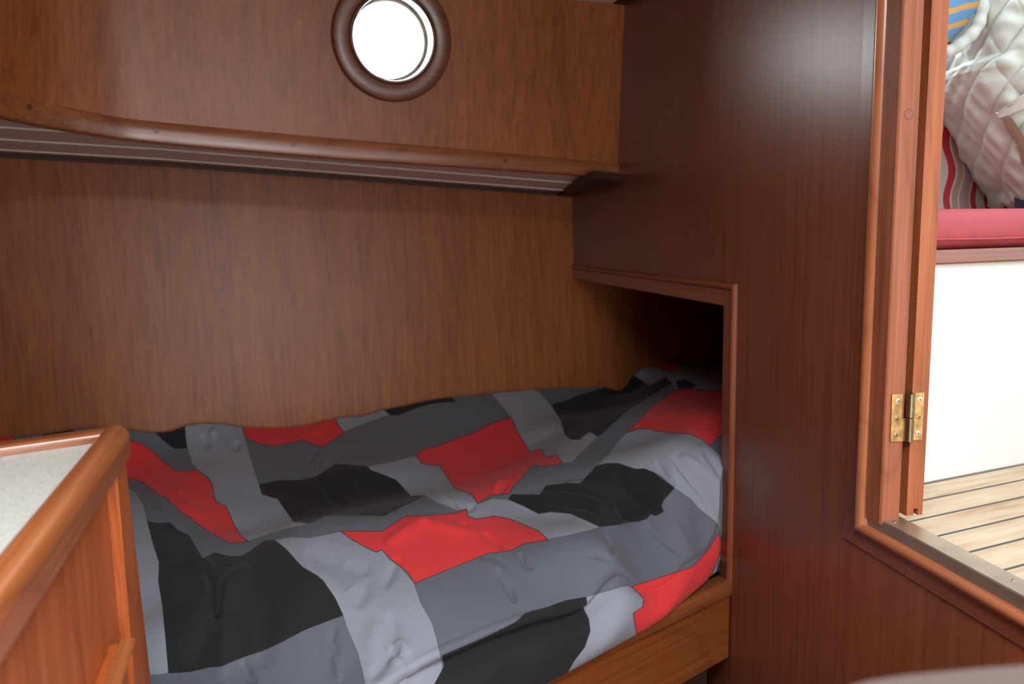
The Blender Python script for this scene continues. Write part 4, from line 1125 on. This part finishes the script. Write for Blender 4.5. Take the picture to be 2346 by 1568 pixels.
rb = catmull([on_plane(px, py, .004) for px, py in ((2176, 102), (2189, 88), (2206, 72), (2219, 52), (2226, 28), (2229, 4), (2231, -20), (2236, -50), (2246, -85))], 5)
m = MB(); m.tube(rb, [.0080+.0008*(i % 2) for i in range(len(rb))], 10); m.build('armhole_ribbing', M_rib, vest, 80)
bd_ = catmull([on_plane(px, py, .006) for px, py in ((2160, 122), (2184, 112), (2210, 92), (2232, 70), (2244, 44), (2249, 14), (2252, -20), (2262, -70))], 5)
m = MB(); m.tube(bd_, [.0145+.0012*sin(i*1.1) for i in range(len(bd_))], 12); m.build('armhole_band', M_vest, vest, 80)
# pocket flap with snap and tape, lying on the cloth
def sheet(outline, lift, thick):
    pts = []
    for px, py in outline:
        q_ = on_vest(px, py, lift)
        pts.append(q_)
    good = [p for p in pts if p is not None]
    ref = np.mean(good, 0)
    pts = [p if p is not None else hit(o_[0], o_[1], ref, VN) for p, o_ in zip(pts, outline)]
    mm = MB(); mm.prism(pts, -VN*thick); return mm
fp_ = sheet([(2281, 262), (2300, 245), (2335, 222), (2390, 190), (2400, 232), (2346, 250), (2310, 264), (2288, 272)], .012, .006).build('pocket_flap', plain('vest_flap_nylon', (.58, .57, .52), .55, noise=.04), vest, None, .002, 2)
q_ = on_vest(2285, 260, .014)
if q_ is not None: MB().lathe(q_, tuple(VN), [(0, .002), (.0022, .0015), (.003, -.001)], 14).build('snap', M_steel, fp_, 60)
sheet([(2297, 274), (2318, 268), (2352, 318), (2362, 380), (2345, 380), (2332, 330), (2310, 300)], .006, .004).build('pocket_tape', plain('beige_tape', (.36, .32, .22), .7), vest, None, .0012, 2)

# ------------------------------------------------------------------ unidentified pale shape close to the camera, built as a table
zt2 = 1.095
tp_ = [hz(px, py, zt2) for px, py in ((1900, 1600), (1935, 1572), (1985, 1555), (2060, 1543), (2150, 1534), (2250, 1525), (2346, 1519), (2450, 1512))]
tp_ = catmull(tp_, 5)
tab = empty('foreground_shape', (.27, .13, 0)); tag(tab, 'out of focus pinkish beige rounded shape, built as a tabletop, close to the camera at bottom right', 'table')
m = MB(); loop = [tuple(p) for p in tp_] + [(.36, .155, zt2), (.36, .06, zt2), (.17, .06, zt2)]
m.prism([(p[0], p[1], zt2-.022) for p in loop], (0, 0, .022))
m.build('tabletop', plain('pinkish_beige_laminate', (.062, .042, .036), .5), tab, None, .008, 4)
MB().lathe((.27, .13, 0), (0, 0, 1), [(0, 0), (.11, 0), (.11, .012), (.03, .03), (.025, .06), (.025, zt2-.03), (.05, zt2-.022), (0, zt2-.022)], 32).build('pedestal', M_chrome, tab, 40)  # support added with the assumed table form

# ------------------------------------------------------------------ light
w = bpy.data.worlds.new('overcast_sky'); SC.world = w; w.use_nodes = True
nt = w.node_tree; nt.nodes.clear()
wo = nt.nodes.new('ShaderNodeOutputWorld'); bg = nt.nodes.new('ShaderNodeBackground'); L(nt, bg.outputs[0], wo.inputs[0])
tc = nt.nodes.new('ShaderNodeTexCoord')
nv = N(nt, 'ShaderNodeVectorMath', operation='NORMALIZE'); L(nt, tc.outputs['Generated'], nv.inputs[0])
# bright hazy sky, brightest over the far side of the boat
dl = dotn(nt, nv.outputs[0], tuple(Vector((-.45, .80, .38)).normalized()))
lobe = math_(nt, 'POWER', math_(nt, 'MAXIMUM', dl, 0.0), 6.0)
dl2 = dotn(nt, nv.outputs[0], tuple(Vector((.35, -.75, .55)).normalized()))
lobe2 = math_(nt, 'POWER', math_(nt, 'MAXIMUM', dl2, 0.0), 2.0)
stg = math_(nt, 'ADD', math_(nt, 'ADD', math_(nt, 'MULTIPLY', lobe, 30.0), math_(nt, 'MULTIPLY', lobe2, 1.6)), 1.6)
L(nt, stg, bg.inputs['Strength']); bg.inputs['Color'].default_value = (.93, .97, 1.0, 1)


def area(name, loc, rot, sx_, sy_, power, col=(1, 1, 1), portal=False, spread=180):
    l_ = bpy.data.lights.new(name, 'AREA'); l_.shape = 'RECTANGLE'; l_.size = sx_; l_.size_y = sy_; l_.energy = power; l_.color = col
    l_.spread = radians(spread)
    if portal: l_.cycles.is_portal = True
    o_ = bpy.data.objects.new(name, l_); COL.objects.link(o_); o_.location = loc; o_.rotation_euler = rot; return o_


area('hatch_daylight', ((HX0+HX1)/2, (HY0+HY1)/2, CZ+.06), (0, 0, 0), HX1-HX0, HY1-HY0, 38, (.95, .98, 1.0))
area('passage_daylight', ((PX0+PX1)/2, -1.06, (PZ0+PZ1)/2), (radians(90), 0, 0), PX1-PX0, PZ1-PZ0, 22, (.95, .98, 1.0))
area('doorway_portal', (XB+.03, (DOOR_Y0+DOOR_Y1)/2, (DOOR_Z0+DOOR_Z1)/2), (0, radians(90), 0), DOOR_Z1-DOOR_Z0, DOOR_Y1-DOOR_Y0, 1, portal=True)
po = area('porthole_portal', tuple(PC - NT*.08), (0, 0, 0), .2, .2, 1, portal=True)
po.rotation_euler = Vector(-NT).to_track_quat('Z', 'Y').to_euler()

# ------------------------------------------------------------------ camera
cd = bpy.data.cameras.new('camera'); cam = bpy.data.objects.new('camera', cd); COL.objects.link(cam)
cd.lens = LENS; cd.sensor_width = SENSOR; cd.sensor_fit = 'HORIZONTAL'; cd.clip_start = .02
M4 = Matrix(((_r[0], _u[0], -_f[0], CAM[0]), (_r[1], _u[1], -_f[1], CAM[1]), (_r[2], _u[2], -_f[2], CAM[2]), (0, 0, 0, 1)))
cam.matrix_world = M4
cd.dof.use_dof = True; cd.dof.focus_distance = 1.15; cd.dof.aperture_fstop = 4.0
SC.camera = cam
vs_ = SC.view_settings; vs_.view_transform = 'Standard'; vs_.look = 'None'; vs_.gamma = 1; vs_.exposure = 0.0; vs_.use_curve_mapping = False
SC.cycles.max_bounces = 10; SC.cycles.diffuse_bounces = 6; SC.cycles.glossy_bounces = 4; SC.cycles.transparent_max_bounces = 8
SC.cycles.sample_clamp_indirect = 6.0
